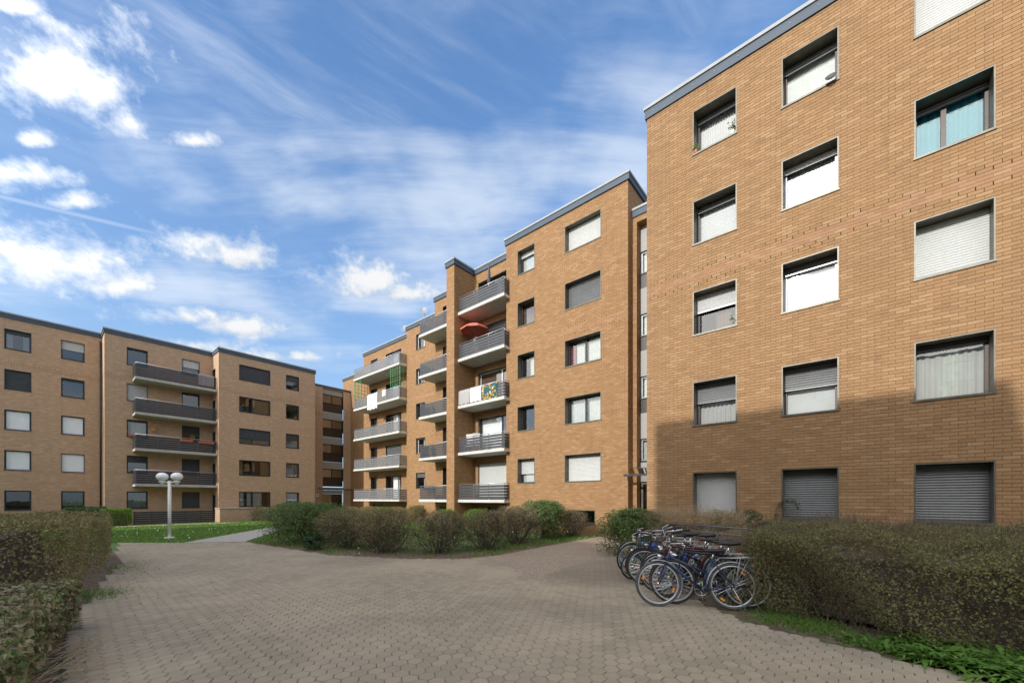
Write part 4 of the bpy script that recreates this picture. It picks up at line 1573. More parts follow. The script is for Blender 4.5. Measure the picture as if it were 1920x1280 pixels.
cR = XB - 16.166 - .04
g_ = 'laundry over balcony rails'
hung_cloth('laundry', 'grey striped cloth hung on the third floor balcony rail against the pilaster', FX(XB), -17.85, -16.93, 8.12, .86, cR, M_TOWG, 'laundry', 7, .022, g_)
hung_cloth('laundry', 'white towels hung between grey cloth and patterned sheet on the balcony rail', FX(XB), -16.9, -15.98, 8.12, .84, cR, M_TOWW, 'laundry', 4, .015, g_)
hung_cloth('laundry', 'patterned sheet with orange and yellow shapes on teal hung over balcony rail', FX(XB), -15.95, -14.75, 8.12, 1.02, cR, M_PATT, 'laundry', 3, .02, g_, .1)
c4 = X4 - 18.9 - .04
hung_cloth('laundry', 'large white sheet hanging over the balcony below the green lattice screens', FX(X4), -33.0, -31.4, 10.96, 1.35, c4, M_TOWW, 'laundry', 1, .008, g_)
hung_cloth('laundry', 'small white towel hanging on the balcony rail right of the large white sheet', FX(X4), -30.6, -30.1, 10.96, .5, c4, M_TOWW, 'laundry', 1, .005, g_)
hung_cloth('laundry', 'dark taupe blanket over the right end of the top balcony of the far building', FY(Y2), 8.4, 9.45, 12.07, .9, Y2 - 41.3 - .04, M_CLOTHD, 'laundry', 3, .01, g_)


def lattice(name, label, pts4, nu, nv, mat, group):
    """upright screen through 4 corners: bl, br, tr, tl"""
    bl, br, tr, tl = [Vector(p) for p in pts4]
    t = thing(name, label, 'lattice screen', tuple((bl + br) / 2), None, group)
    for i in range(nu + 1):
        f = i / nu
        MB().tube([bl.lerp(br, f), tl.lerp(tr, f)], .022 if i in (0, nu) else .015, 4).build('upright', mat, t)
    for j in range(nv + 1):
        f = j / nv
        MB().tube([bl.lerp(tl, f), br.lerp(tr, f)], .022 if j in (0, nv) else .013, 4).build('crossbar', mat, t)


xl = 18.95
lattice('lattice_screen', 'green lattice screen at the front corner nearest the umbrella side of the upper left balcony', [(xl, 29.4, 10.95), (xl, 28.1, 10.95), (xl, 28.1, 12.66), (xl, 29.4, 12.66)], 5, 7, M_PGREEN, 'green lattice screens')
lattice('lattice_screen', 'green lattice screen closing the right side of the upper left balcony', [(xl + .05, 28.09, 10.95), (20.3, 28.09, 10.95), (20.3, 28.09, 12.66), (xl + .05, 28.09, 12.66)], 4, 7, M_PGREEN, 'green lattice screens')
lattice('lattice_screen', 'green lattice screen at the front left corner of the upper left balcony', [(xl, 35.4, 10.95), (xl, 34.2, 10.95), (xl, 34.2, 12.66), (xl, 35.4, 12.66)], 4, 7, M_PGREEN, 'green lattice screens')
lattice('lattice_screen', 'dark lattice screen closing the left side of the upper left balcony', [(20.3, 35.38, 10.95), (xl + .05, 35.38, 10.95), (xl + .05, 35.38, 12.66), (20.3, 35.38, 12.66)], 4, 5, M_SASHB, 'green lattice screens')

for i, (y, lab) in enumerate(((17.5, 'white plastic chair tilted against the rail on the second floor balcony beside pilaster'), (16.95, 'white plastic chair draped with cloth next to the tilted chair on balcony'))):
    ch = thing('garden_chair', lab, 'chair', (16.75, y, 4.42), (0, R(-14), R(20 + 30 * i)), 'white balcony chairs')
    MB().box(-.22, .22, -.22, .22, .40, .44).build('seat', M_WHITE, ch)
    MB().box(.2, .25, -.21, .21, .45, 1.12).build('backrest', M_WHITE, ch)
    for sx in (-.19, .19):
        for sy in (-.19, .19):
            MB().tube([(sx, sy, .4), (sx * 1.15, sy * 1.15, 0)], .02, 6).build('leg', M_WHITE, ch)
for (x0, x1, y, z, lab) in ((7.22, 8.02, 41.22, 6.30, 'short terracotta flower box on the rail of the third balcony below the window'), (8.4, 9.45, 41.22, 6.28, 'long terracotta flower box at the right end of the third balcony rail'),
                            (4.3, 5.1, 42.62, 6.50, 'terracotta flower box on the window sill beside the birdhouse')):
    fb = thing('flower_box', lab, 'flower box', (x0, y, z), None, 'terracotta flower boxes')
    mb = MB()
    yy = y - .12
    mb.quad((x0, yy, z + .19), (x0, y + .06, z + .19), (x0 + .03, y + .04, z), (x0 + .03, yy + .03, z))
    mb.quad((x1, yy, z + .19), (x1 - .03, yy + .03, z), (x1 - .03, y + .04, z), (x1, y + .06, z + .19))
    mb.quad((x0, yy, z + .19), (x0 + .03, yy + .03, z), (x1 - .03, yy + .03, z), (x1, yy, z + .19))
    mb.quad((x0, y + .06, z + .19), (x1, y + .06, z + .19), (x1 - .03, y + .04, z), (x0 + .03, y + .04, z))
    mb.quad((x0 + .03, yy + .03, z), (x0 + .03, y + .04, z), (x1 - .03, y + .04, z), (x1 - .03, yy + .03, z))
    mb.build('box', M_TERRA, fb)
    MB().box(x0 + .02, x1 - .02, yy + .02, y + .04, z + .14, z + .165).build('soil', MATS['twig_dark'], fb)
for (x, y, z, lab) in ((20.75, 29.9, 15.99, 'grey satellite dish on the roof edge of the middle building above lattice balcony'), (19.8, 25.9, 15.99, 'small dark satellite dish on the roof edge beside the slatted top balcony')):
    sd = thing('satellite_dish', lab, 'satellite dish', (x, y, z), (0, 0, R(200)), 'rooftop satellite dishes')
    MB().tube([(0, 0, 0), (0, 0, .75)], .025, 8).build('mast', M_STEEL, sd)
    Md = Matrix.Translation((.08, 0, .62)) @ Matrix.Rotation(R(65), 4, 'Y')
    MB().lathe([(0, 0), (.15, .015), (.28, .05), (.36, .09)], 18, lambda a, b, c: tuple(Md @ Vector((a, b, c)))).build('reflector', M_DISH, sd, True)
    MB().tube([tuple(Md @ Vector((.34, 0, .08))), tuple(Md @ Vector((.05, 0, .42)))], .012, 6).build('feed_arm', M_STEEL, sd)

# ================================================================== STREET LAMP
lx, ly = 3.472, 21.864
lz = gz(lx, ly)
lp = thing('street_lamp', 'white twin globe lamp post on the lawn before the far building', 'street lamp', (lx, ly, lz))
mb = MB().box(lx - .16, lx + .16, ly - .16, ly + .16, lz - .05, lz + .05)
mb.build('base', M_LAMPW, lp)
MB().tube([(lx, ly, lz + .04), (lx, ly, lz + 2.42)], .062, 16).build('pole', M_LAMPW, lp, True)
rx, ry = math.sin(TH), -math.cos(TH)
MB().tube([(lx - rx * .36, ly - ry * .36, lz + 2.36), (lx + rx * .36, ly + ry * .36, lz + 2.36)], .032, 8).build('crossarm', M_LAMPW, lp, True)
for s in (-1, 1):
    gx_, gy_ = lx + rx * .31 * s, ly + ry * .31 * s
    gl = MB()
    rr = .208
    gl.lathe([(rr * math.cos(t), lz + 2.60 + rr * .84 * math.sin(t)) for t in np.linspace(-1.25, 1.5708, 16)], 26, lambda a, b, c: (gx_ + a, gy_ + b, c))
    gl.build('globe', M_GLOBE, lp, True)
    cpb = MB()
    cpb.lathe([(.0, lz + 2.19), (.055, lz + 2.19), (.06, lz + 2.33), (.11, lz + 2.36), (.11, lz + 2.42), (.0, lz + 2.42)], 14, lambda a, b, c: (gx_ + a, gy_ + b, c))
    cpb.build('globe_holder', M_LAMPW, lp, True)


# ================================================================== BICYCLES
WHEELS = {}


def circ(r, n, z=0., y=0.):
    return [(r * math.cos(2 * math.pi * i / n), y, r * math.sin(2 * math.pi * i / n) + z) for i in range(n)]


def wheel_meshes(r, tyre, rimm):
    key = (r, tyre.name, rimm.name)
    if key in WHEELS:
        return WHEELS[key]
    ty = MB().tube(circ(r - .019, 40), .019, 8, True).mesh('tyre', tyre, True)
    rm = MB().tube(circ(r - .047, 40), .0125, 6, True).mesh('rim', rimm, True)
    sp = MB()
    n = 28
    for i in range(n):
        a = 2 * math.pi * i / n
        b = a + (.5 if i % 2 else -.5) * 1.1
        y = .028 if (i // 2) % 2 else -.028
        sp.tube([(.02 * math.cos(b), y, .02 * math.sin(b)), ((r - .055) * math.cos(a), 0, (r - .055) * math.sin(a))], .0021, 3, cap=False)
    sm = sp.mesh('spokes', M_CHROME)
    hb = MB().tube([(0, -.05, 0), (0, -.032, 0), (0, -.03, 0), (0, .03, 0), (0, .032, 0), (0, .05, 0)], [.012, .012, .026, .026, .012, .012], 12).mesh('hub', M_CHROME, True)
    rf_ = MB()
    rf_.box(-.014, .014, -.008, .008, -.034, .034)
    rfm = rf_.mesh('reflector', M_ORANGE)
    WHEELS[key] = (ty, rm, sm, hb, rfm)
    return WHEELS[key]


def add(name, me, parent, loc=(0, 0, 0), rot=None):
    o = bpy.data.objects.new(name, me)
    COL.objects.link(o)
    o.parent = parent
    o.location = loc
    if rot:
        o.rotation_euler = rot
    return o


def bicycle(label, front, rear, lean=0., steer=0., r=.345, paint=M_NAVY, mixte=True, tyre=M_TYREG, rimm=M_ALU, guard=M_ALU, rack=True,
            saddle=M_BLACK, saddle_h=.95, bars='swept', basket=False, reflectors=2, refl=None, seed=1):
    f, re_ = Vector((*front, 0)), Vector((*rear, 0))
    hd = f - re_
    yaw = math.atan2(hd.y, hd.x)
    rnd = random.Random(seed)
    bk = thing('bicycle', label, 'bicycle', tuple(re_), (lean, 0, yaw), 'bicycles parked beside the hedge')
    s = r / .345
    wb = 1.06 * s
    RH, FH = Vector((0, 0, r)), Vector((wb, 0, r))
    BB = Vector((.43 * s, 0, .28 * s))
    ST = BB + Vector((-.155 * s, 0, .46 * s if mixte else .52 * s))
    HT_T, HT_B = Vector((wb - .16 * s, 0, .80 * s)), Vector((wb - .115 * s, 0, .66 * s))
    if not mixte:
        HT_T = Vector((wb - .165 * s, 0, .85 * s))
    fm = MB()
    fm.tube([HT_T, HT_B], .021, 10)
    fm.tube([HT_B + Vector((-.01, 0, .02)), BB], .019, 10)
    if mixte:
        sm_ = BB.lerp(ST, .52)
        fm.tube([HT_T + Vector((.01, 0, -.03)), sm_], .015, 10)
    else:
        fm.tube([HT_T + Vector((.01, 0, -.03)), ST + Vector((.01, 0, -.02))], .0165, 10)
    fm.tube([BB, ST], .0165, 10)
    for y in (-.055, .055):
        fm.tube([BB + Vector((0, y * .5, 0)), RH + Vector((0, y, 0))], .0095, 7)
        fm.tube([ST + Vector((0, y * .3, -.02)), RH + Vector((0, y, 0))], .0085, 7)
    fm.tube([BB + Vector((0, -.04, 0)), BB + Vector((0, .04, 0))], .024, 10)
    frm = fm.build('frame', paint, bk, True)
    # steering group
    axis = (HT_T - HT_B).normalized()
    q = Matrix.Translation(HT_B) @ Matrix.Rotation(steer, 4, axis) @ Matrix.Translation(-HT_B)
    Q = lambda p: tuple(q @ Vector(p))
    fk = MB()
    crown = HT_B - axis * .03
    for y in (-.052, .052):
        fk.tube([Q(crown), Q(crown + Vector((.0, y, -.02))), Q(crown.lerp(FH, .55) + Vector((-.01, y, 0))), Q(FH + Vector((0, y, 0)))], [.014, .0135, .0115, .008], 8)
    fk.build('fork', paint, bk, True)
    stem = HT_T + axis * (.12 if bars != 'flat' else .07)
    hbm = MB()
    hbm.tube([Q(HT_T), Q(stem), Q(stem + Vector((.06, 0, .01)))], .013, 8)
    c0 = stem + Vector((.06, 0, .01))
    if bars == 'swept':
        L = [c0 + Vector(v) for v in ((-.24, -.29, .05), (-.14, -.29, .055), (.0, -.20, .045), (.02, -.06, 0), (.02, .06, 0), (.0, .20, .045), (-.14, .29, .055), (-.24, .29, .05))]
    elif bars == 'high':
        L = [c0 + Vector(v) for v in ((-.26, -.28, .17), (-.12, -.28, .18), (.02, -.2, .14), (.02, -.05, 0), (.02, .05, 0), (.02, .2, .14), (-.12, .28, .18), (-.26, .28, .17))]
    else:
        L = [c0 + Vector(v) for v in ((-.05, -.30, .03), (-.02, -.2, .02), (.0, -.06, 0), (.0, .06, 0), (-.02, .2, .02), (-.05, .30, .03))]
    hbm.tube([Q(p) for p in L], .0115, 8)
    hbm.build('handlebar', M_CHROME, bk, True)
    for e in (0, -1):
        p0, p1 = (L[0], L[1]) if e == 0 else (L[-1], L[-2])
        g = MB().tube([Q(p0), Q(p0.lerp(p1, .95 if bars != 'flat' else .75))], .0175, 9)
        g.tube([Q(p0.lerp(p1, 1.05) + Vector((.02, 0, -.02))), Q(p0.lerp(p1, .25) + Vector((.06, 0, -.045)))], .006, 6)
        g.build('grip', M_BLACK, bk, True)
    cb_ = MB()
    for e in (0, -1):
        p1 = L[1] if e == 0 else L[-2]
        cb_.tube([Q(p1), Q(p1 + Vector((.12, 0, .05))), Q(c0 + Vector((.12, 0, -.10))), Q(HT_B + Vector((.06, 0, .05)))], .0035, 5)
    cb_.build('brake_cable', M_BLACK, bk, True)
    # wheels
    for nm, hub, st in (('wheel', RH, 0.), ('wheel', FH, steer)):
        ty, rm, sp, hb, rfm = wheel_meshes(r, tyre, rimm)
        loc = hub if st == 0 else Vector(Q(hub))
        W = add('wheel', ty, bk, loc, (0, rnd.uniform(0, 6), st))
        add('rim', rm, W)
        add('spokes', sp, W)
        add('hub', hb, W)
        for i in range(reflectors):
            a = 2 * math.pi * i / max(1, reflectors) + .5
            add('reflector', rfm, W, ((r - .10) * math.cos(a), 0, (r - .10) * math.sin(a)), (0, -a + math.pi / 2 + math.pi / 2, 0))
    # mudguards
    if guard:
        for hub, st, a0, a1 in ((RH, 0, R(5), R(190)), (FH, steer, R(75), R(215))):
            mg = MB()
            n = 22
            tq = Q if st else (lambda p: tuple(p))
            for i in range(n + 1):
                a = a0 + (a1 - a0) * i / n
                for y, dr in ((-.028, 0), (-.016, .012), (.016, .012), (.028, 0)):
                    rr = r + .012 + dr
                    mg.v.append(tq(hub + Vector((rr * math.cos(a), y, rr * math.sin(a)))))
            for i in range(n):
                for k in range(3):
                    b = i * 4 + k
                    mg.f.append((b, b + 1, b + 5, b + 4))
            for y in (-.03, .03):
                mg.tube([tq(hub + Vector((0, y * 1.4, 0))), tq(hub + Vector(((r + .012) * math.cos(a1 - .5), y, (r + .012) * math.sin(a1 - .5))))], .0025, 4)
            mg.build('mudguard', guard, bk, True)
    # saddle
    sp = MB().tube([ST - (ST - BB).normalized() * .03, Vector((ST.x - .28 * (saddle_h - .08 - ST.z), 0, (saddle_h - .06) * 1.0))], .0128, 10)
    sp.build('seat_post', M_CHROME, bk, True)
    sx, sz = ST.x - .28 * (saddle_h - .08 - ST.z), saddle_h
    sd = MB()
    prof = [(.17, .012, .012), (.12, .022, .022), (.05, .035, .03), (-.02, .065, .035), (-.08, .088, .04), (-.12, .085, .04), (-.145, .05, .035)]
    n = 12
    for (x, wd, th_) in prof:
        for j in range(n):
            a = 2 * math.pi * j / n
            zz = math.sin(a) * th_ if math.sin(a) > 0 else math.sin(a) * th_ * .9
            sd.v.append((sx + x, math.cos(a) * wd, sz - .035 + zz + .010 * (x < -.07)))
    for k in range(len(prof) - 1):
        for j in range(n):
            j2 = (j + 1) % n
            sd.f.append((k * n + j, k * n + j2, (k + 1) * n + j2, (k + 1) * n + j))
    sd.f.append(tuple(range(n)))
    sd.f.append(tuple((len(prof) - 1) * n + j for j in range(n))[::-1])
    sd.build('saddle', saddle, bk, True)
    # crank set, pedals, chain
    cr = MB()
    cr.tube([(*(BB + Vector((.095 * math.cos(2 * math.pi * i / 28), -.05, .095 * math.sin(2 * math.pi * i / 28)))),) for i in range(28)], .006, 5, True)
    for i in range(5):
        a = 2 * math.pi * i / 5
        cr.tube([BB + Vector((0, -.05, 0)), BB + Vector((.093 * math.cos(a), -.05, .093 * math.sin(a)))], .006, 5)
    ca = rnd.uniform(-2.2, -.9)
    for sgn, y in ((1, -.068), (-1, .068)):
        e = BB + Vector((.17 * s * math.cos(ca) * sgn, y, .17 * s * math.sin(ca) * sgn))
        cr.tube([BB + Vector((0, y, 0)), e], [.012, .010], 7)
    K = cr.build('crankset', M_CHROME, bk, True)
    for sgn, y in ((1, -.115), (-1, .115)):
        e = BB + Vector((.17 * s * math.cos(ca) * sgn, y, .17 * s * math.sin(ca) * sgn))
        MB().box(e.x - .045, e.x + .045, e.y - .04, e.y + .04, e.z - .012, e.z + .012).build('pedal', M_BLACK, K)
    cn = MB()
    cn.tube([RH + Vector((0, -.05, .035)), BB + Vector((0, -.05, .095))], .004, 5)
    cn.tube([RH + Vector((0, -.05, -.035)), BB + Vector((0, -.05, -.095))], .004, 5)
    cn.tube([RH + Vector((.04 * math.cos(2 * math.pi * i / 16), -.05, .04 * math.sin(2 * math.pi * i / 16))) for i in range(16)], .007, 5, True)
    cn.build('chain', M_TYRE, bk, True)
    if rack:
        rk = MB()
        zt = 2 * r + .075
        for y in (-.06, 0, .06):
            rk.tube([(.16, y, zt), (-.30, y, zt)], .0055, 6)
        for x in (.15, -.05, -.29):
            rk.tube([(x, -.06, zt), (x, .06, zt)], .005, 6)
        for y in (-.06, .06):
            rk.tube([(-.10, y, zt), RH + Vector((-.0, y, .0))], .005, 6)
            rk.tube([(-.22, y, zt), RH + Vector((-.0, y, .0))], .005, 6)
        rk.tube([(.16, 0, zt), ST + Vector((-.02, 0, -.06))], .006, 6)
        rk.build('luggage_rack', M_STEEL, bk, True)
        MB().lathe([(0, 0), (.028, 0), (.028, .02), (0, .022)], 12, lambda a, b, c: (-.30 - c, a, zt - .05 + b)).build('rear_light', M_RED, bk)
    hl = HT_B + Vector((.10, 0, .10))
    MB().lathe([(.012, -.06), (.035, -.02), (.042, .02), (.0, .025)], 14, lambda a, b, c: Q((hl.x + c, a, hl.z + b))).build('headlight', M_CHROME if refl is None else refl, bk, True)
    ks = MB().tube([(.02, .06, r - .02), (-.12, .16, .015)], .008, 6)
    ks.build('kickstand', M_STEEL, bk, True)
    if basket:
        b_ = MB()
        bx0, bx1, by, bz0, bz1 = c0.x + .03, c0.x + .30, .17, c0.z - .22, c0.z + .02
        for k in range(6):
            z = bz0 + (bz1 - bz0) * k / 5
            b_.tube([Q(p) for p in ((bx0, -by, z), (bx1, -by, z), (bx1, by, z), (bx0, by, z), (bx0, -by, z))], .0035, 4)
        for k in range(8):
            y = -by + 2 * by * k / 7
            b_.tube([Q((bx1, y, bz1)), Q((bx1, y, bz0)), Q((bx0, y, bz0)), Q((bx0, y, bz1))], .003, 4)
        for k in range(1, 6):
            x = bx0 + (bx1 - bx0) * k / 6
            for sy in (-by, by):
                b_.tube([Q((x, sy, bz1)), Q((x, sy, bz0))], .003, 4)
        b_.build('basket', M_TYRE, bk)
    return bk


hd = Vector((-.49, .872))


def rear_of(f, k=1.06, d=None):
    d = d or hd
    return (f[0] - d.x * k, f[1] - d.y * k)


b1f = (6.115, 2.214)
bicycle('black bicycle with flat handlebar squeezed between the blue and the red one', (6.78, 2.30), rear_of((6.78, 2.30), d=Vector((-.46, .888))), lean=-.07, steer=.35, paint=M_BLKP, mixte=False, tyre=M_TYRE, rimm=M_BLACK, guard=M_BLKP, bars='flat', saddle_h=.99, reflectors=0, seed=14)
bicycle('black low step bicycle with high handlebar and dark rims in the middle', (7.28, 2.62), rear_of((7.28, 2.62), d=Vector((-.53, .848))), lean=.09, steer=-.3, paint=M_BLKP, mixte=True, tyre=M_TYRE, rimm=M_ALU, guard=M_BLKP, bars='high', saddle_h=1.02, reflectors=0, seed=15)
bicycle('dark blue bicycle with black rims leaning on the bright blue one', (7.62, 3.08), rear_of((7.62, 3.08), d=Vector((-.47, .883))), lean=.14, steer=.25, paint=M_NAVY, mixte=False, tyre=M_TYRE, rimm=M_BLACK, guard=None, bars='swept', saddle_h=.97, reflectors=0, seed=16)
bicycle('dark blue low step bicycle with silver wheels in front of the parked row', b1f, (6.63, 1.29), lean=.10, steer=.12, paint=M_NAVY, saddle_h=.90, bars='swept', seed=3)
bicycle('silver wheeled bicycle with black saddle directly behind the dark blue one', (6.40, 2.10), rear_of((6.40, 2.10), d=Vector((-.42, .907))), lean=.05, steer=-.25, paint=M_BLKP, mixte=False, tyre=M_TYRE, guard=M_BLKP, bars='flat', saddle_h=1.0, seed=4)
bicycle('red and black bicycle third in the row with raised handlebar', (7.05, 2.55), rear_of((7.05, 2.55)), lean=-.04, steer=.2, paint=M_REDP, mixte=False, tyre=M_TYRE, rimm=M_ALU, guard=None, rack=False, bars='high', saddle_h=.98, reflectors=2, seed=5)
bicycle('bright blue bicycle in the middle of the row with white and black saddle', (7.45, 2.95), rear_of((7.45, 2.95)), lean=.06, steer=-.1, paint=M_BLUE, mixte=True, tyre=M_TYRE, guard=M_BLKP, bars='swept', saddle_h=1.02, basket=True, seed=6)
bicycle('small black child bicycle with fat tyres low in the row', (7.8, 3.38), rear_of((7.8, 3.38), .8), lean=.08, steer=.3, r=.255, paint=M_BLKP, mixte=False, tyre=M_TYRE, guard=None, rack=False, bars='high', saddle_h=.72, reflectors=2, seed=7)
bicycle('dark green bicycle near the far end of the row with yellow headlight', (8.25, 3.55), rear_of((8.25, 3.55)), lean=-.05, steer=.1, paint=M_TEAL, mixte=True, tyre=M_TYRE, guard=M_BLKP, bars='swept', saddle_h=.98, refl=M_YELLOW, seed=8)
bicycle('thin silver bicycle at the far end of the row beside the green bush', (8.845, 3.808), rear_of((8.845, 3.808)), lean=.04, steer=-.15, paint=M_SILV, mixte=False, tyre=M_TYRE, rimm=M_ALU, guard=None, rack=True, bars='flat', saddle_h=1.0, seed=9)

# steel railing behind the bicycles
ra = thing('railing', 'low galvanised steel railing behind the parked bicycles', 'railing', (9.9, 2.2, 0))
P0, P1 = Vector((10.3, 3.3, 0)), Vector((9.2, .75, 0))
for z in (1.02, .86, .15):
    MB().tube([P0 + Vector((0, 0, z)), P1 + Vector((0, 0, z))], .015, 8).build('rail', M_RAIL, ra, True)
for i in range(19):
    p = P0.lerp(P1, i / 18)
    MB().tube([p + Vector((0, 0, 0 if i % 6 == 0 else .15)), p + Vector((0, 0, 1.02 if i % 6 == 0 else .86))], .016 if i % 6 == 0 else .007, 6).build('post' if i % 6 == 0 else 'bar', M_RAIL, ra)


# ================================================================== VEGETATION
def shrub(name, label, cat, base, rad, h, n_stem, leafm, n_leaf, lsize, twigm=M_TWIG, group=None, seed=1, flat_top=True, up=.5, open_=1., leaf_low=.2, zoff=0.):
    """branching stems from the root, twig tips cut to a rounded outline, leaves along the twigs"""
    rs = np.random.default_rng(seed)
    t = thing(name, label, cat, (*base, zoff), None, group)
    B = np.array([base[0], base[1], zoff])
    rxy = np.array(rad) if hasattr(rad, '__len__') else np.array([rad, rad])
    segs = []
    tips = []

    def within(p):
        q = p - B
        e = np.hypot(q[0] / rxy[0], q[1] / rxy[1])
        return e < 1.0 + .08 * math.sin(7 * math.atan2(q[1], q[0]) + seed) and q[2] < h * (1.0 - .22 * e ** 3) + .05 * math.sin(q[0] * 9 + q[1] * 7)

    def grow(p, d, ln, r, lev):
        n = 3 if lev < 2 else 2
        for k in range(n):
            d = d + rs.normal(0, .22, 3)
            d[2] += up * .12
            d = d / np.linalg.norm(d)
            q = p + d * ln / n
            if not within(q):
                return
            segs.append((p, q, r, r * .82))
            if lev >= 1:
                tips.append((q, d))
            r *= .86
            p = q
            if lev < 4:
                for _ in range(2 if lev < 3 else 2):
                    dd = d + rs.normal(0, .75, 3)
                    dd[2] += .12
                    dd /= np.linalg.norm(dd)
                    if rs.random() < (.85 if lev < 3 else .7):
                        grow(p, dd, ln * rs.uniform(.5, .8), r * .68, lev + 1)
    for i in range(n_stem):
        a = rs.uniform(0, 2 * math.pi)
        s_ = rs.uniform(0, .35)
        p = B + np.array([math.cos(a) * rxy[0] * s_, math.sin(a) * rxy[1] * s_, -.03])
        d = np.array([math.cos(a) * rs.uniform(.1, 1.1), math.sin(a) * rs.uniform(.1, 1.1), 1.0])
        d /= np.linalg.norm(d)
        grow(p, d, h * rs.uniform(.6, .95), rs.uniform(.012, .021), 0)
    if len(segs) > 9000:
        keep = rs.choice(len(segs), 9000, replace=False)
        segs = [segs[i] for i in sorted(keep)]
    v, f = twig_arrays(segs)
    link('stems', np_mesh('stems', v, f, twigm), t)
    tp = np.array([q for q, d in tips])
    td = np.array([d for q, d in tips])
    k = rs.integers(0, len(tp), n_leaf)
    zz = (tp[k, 2] - zoff) / h
    sel = rs.random(n_leaf) < np.clip((zz - leaf_low) * 2.2 + .12, .02, 1)
    k = k[sel]
    pos = tp[k] + rs.normal(0, .03, (len(k), 3))
    out = unit(td[k] + unit(pos - (B + [0, 0, h * .4])) * .8)
    out[:, 2] += .35
    v, f = leaf_arrays(pos, out, lsize)
    link('foliage', np_mesh('foliage', v, f, leafm), t)
    return t


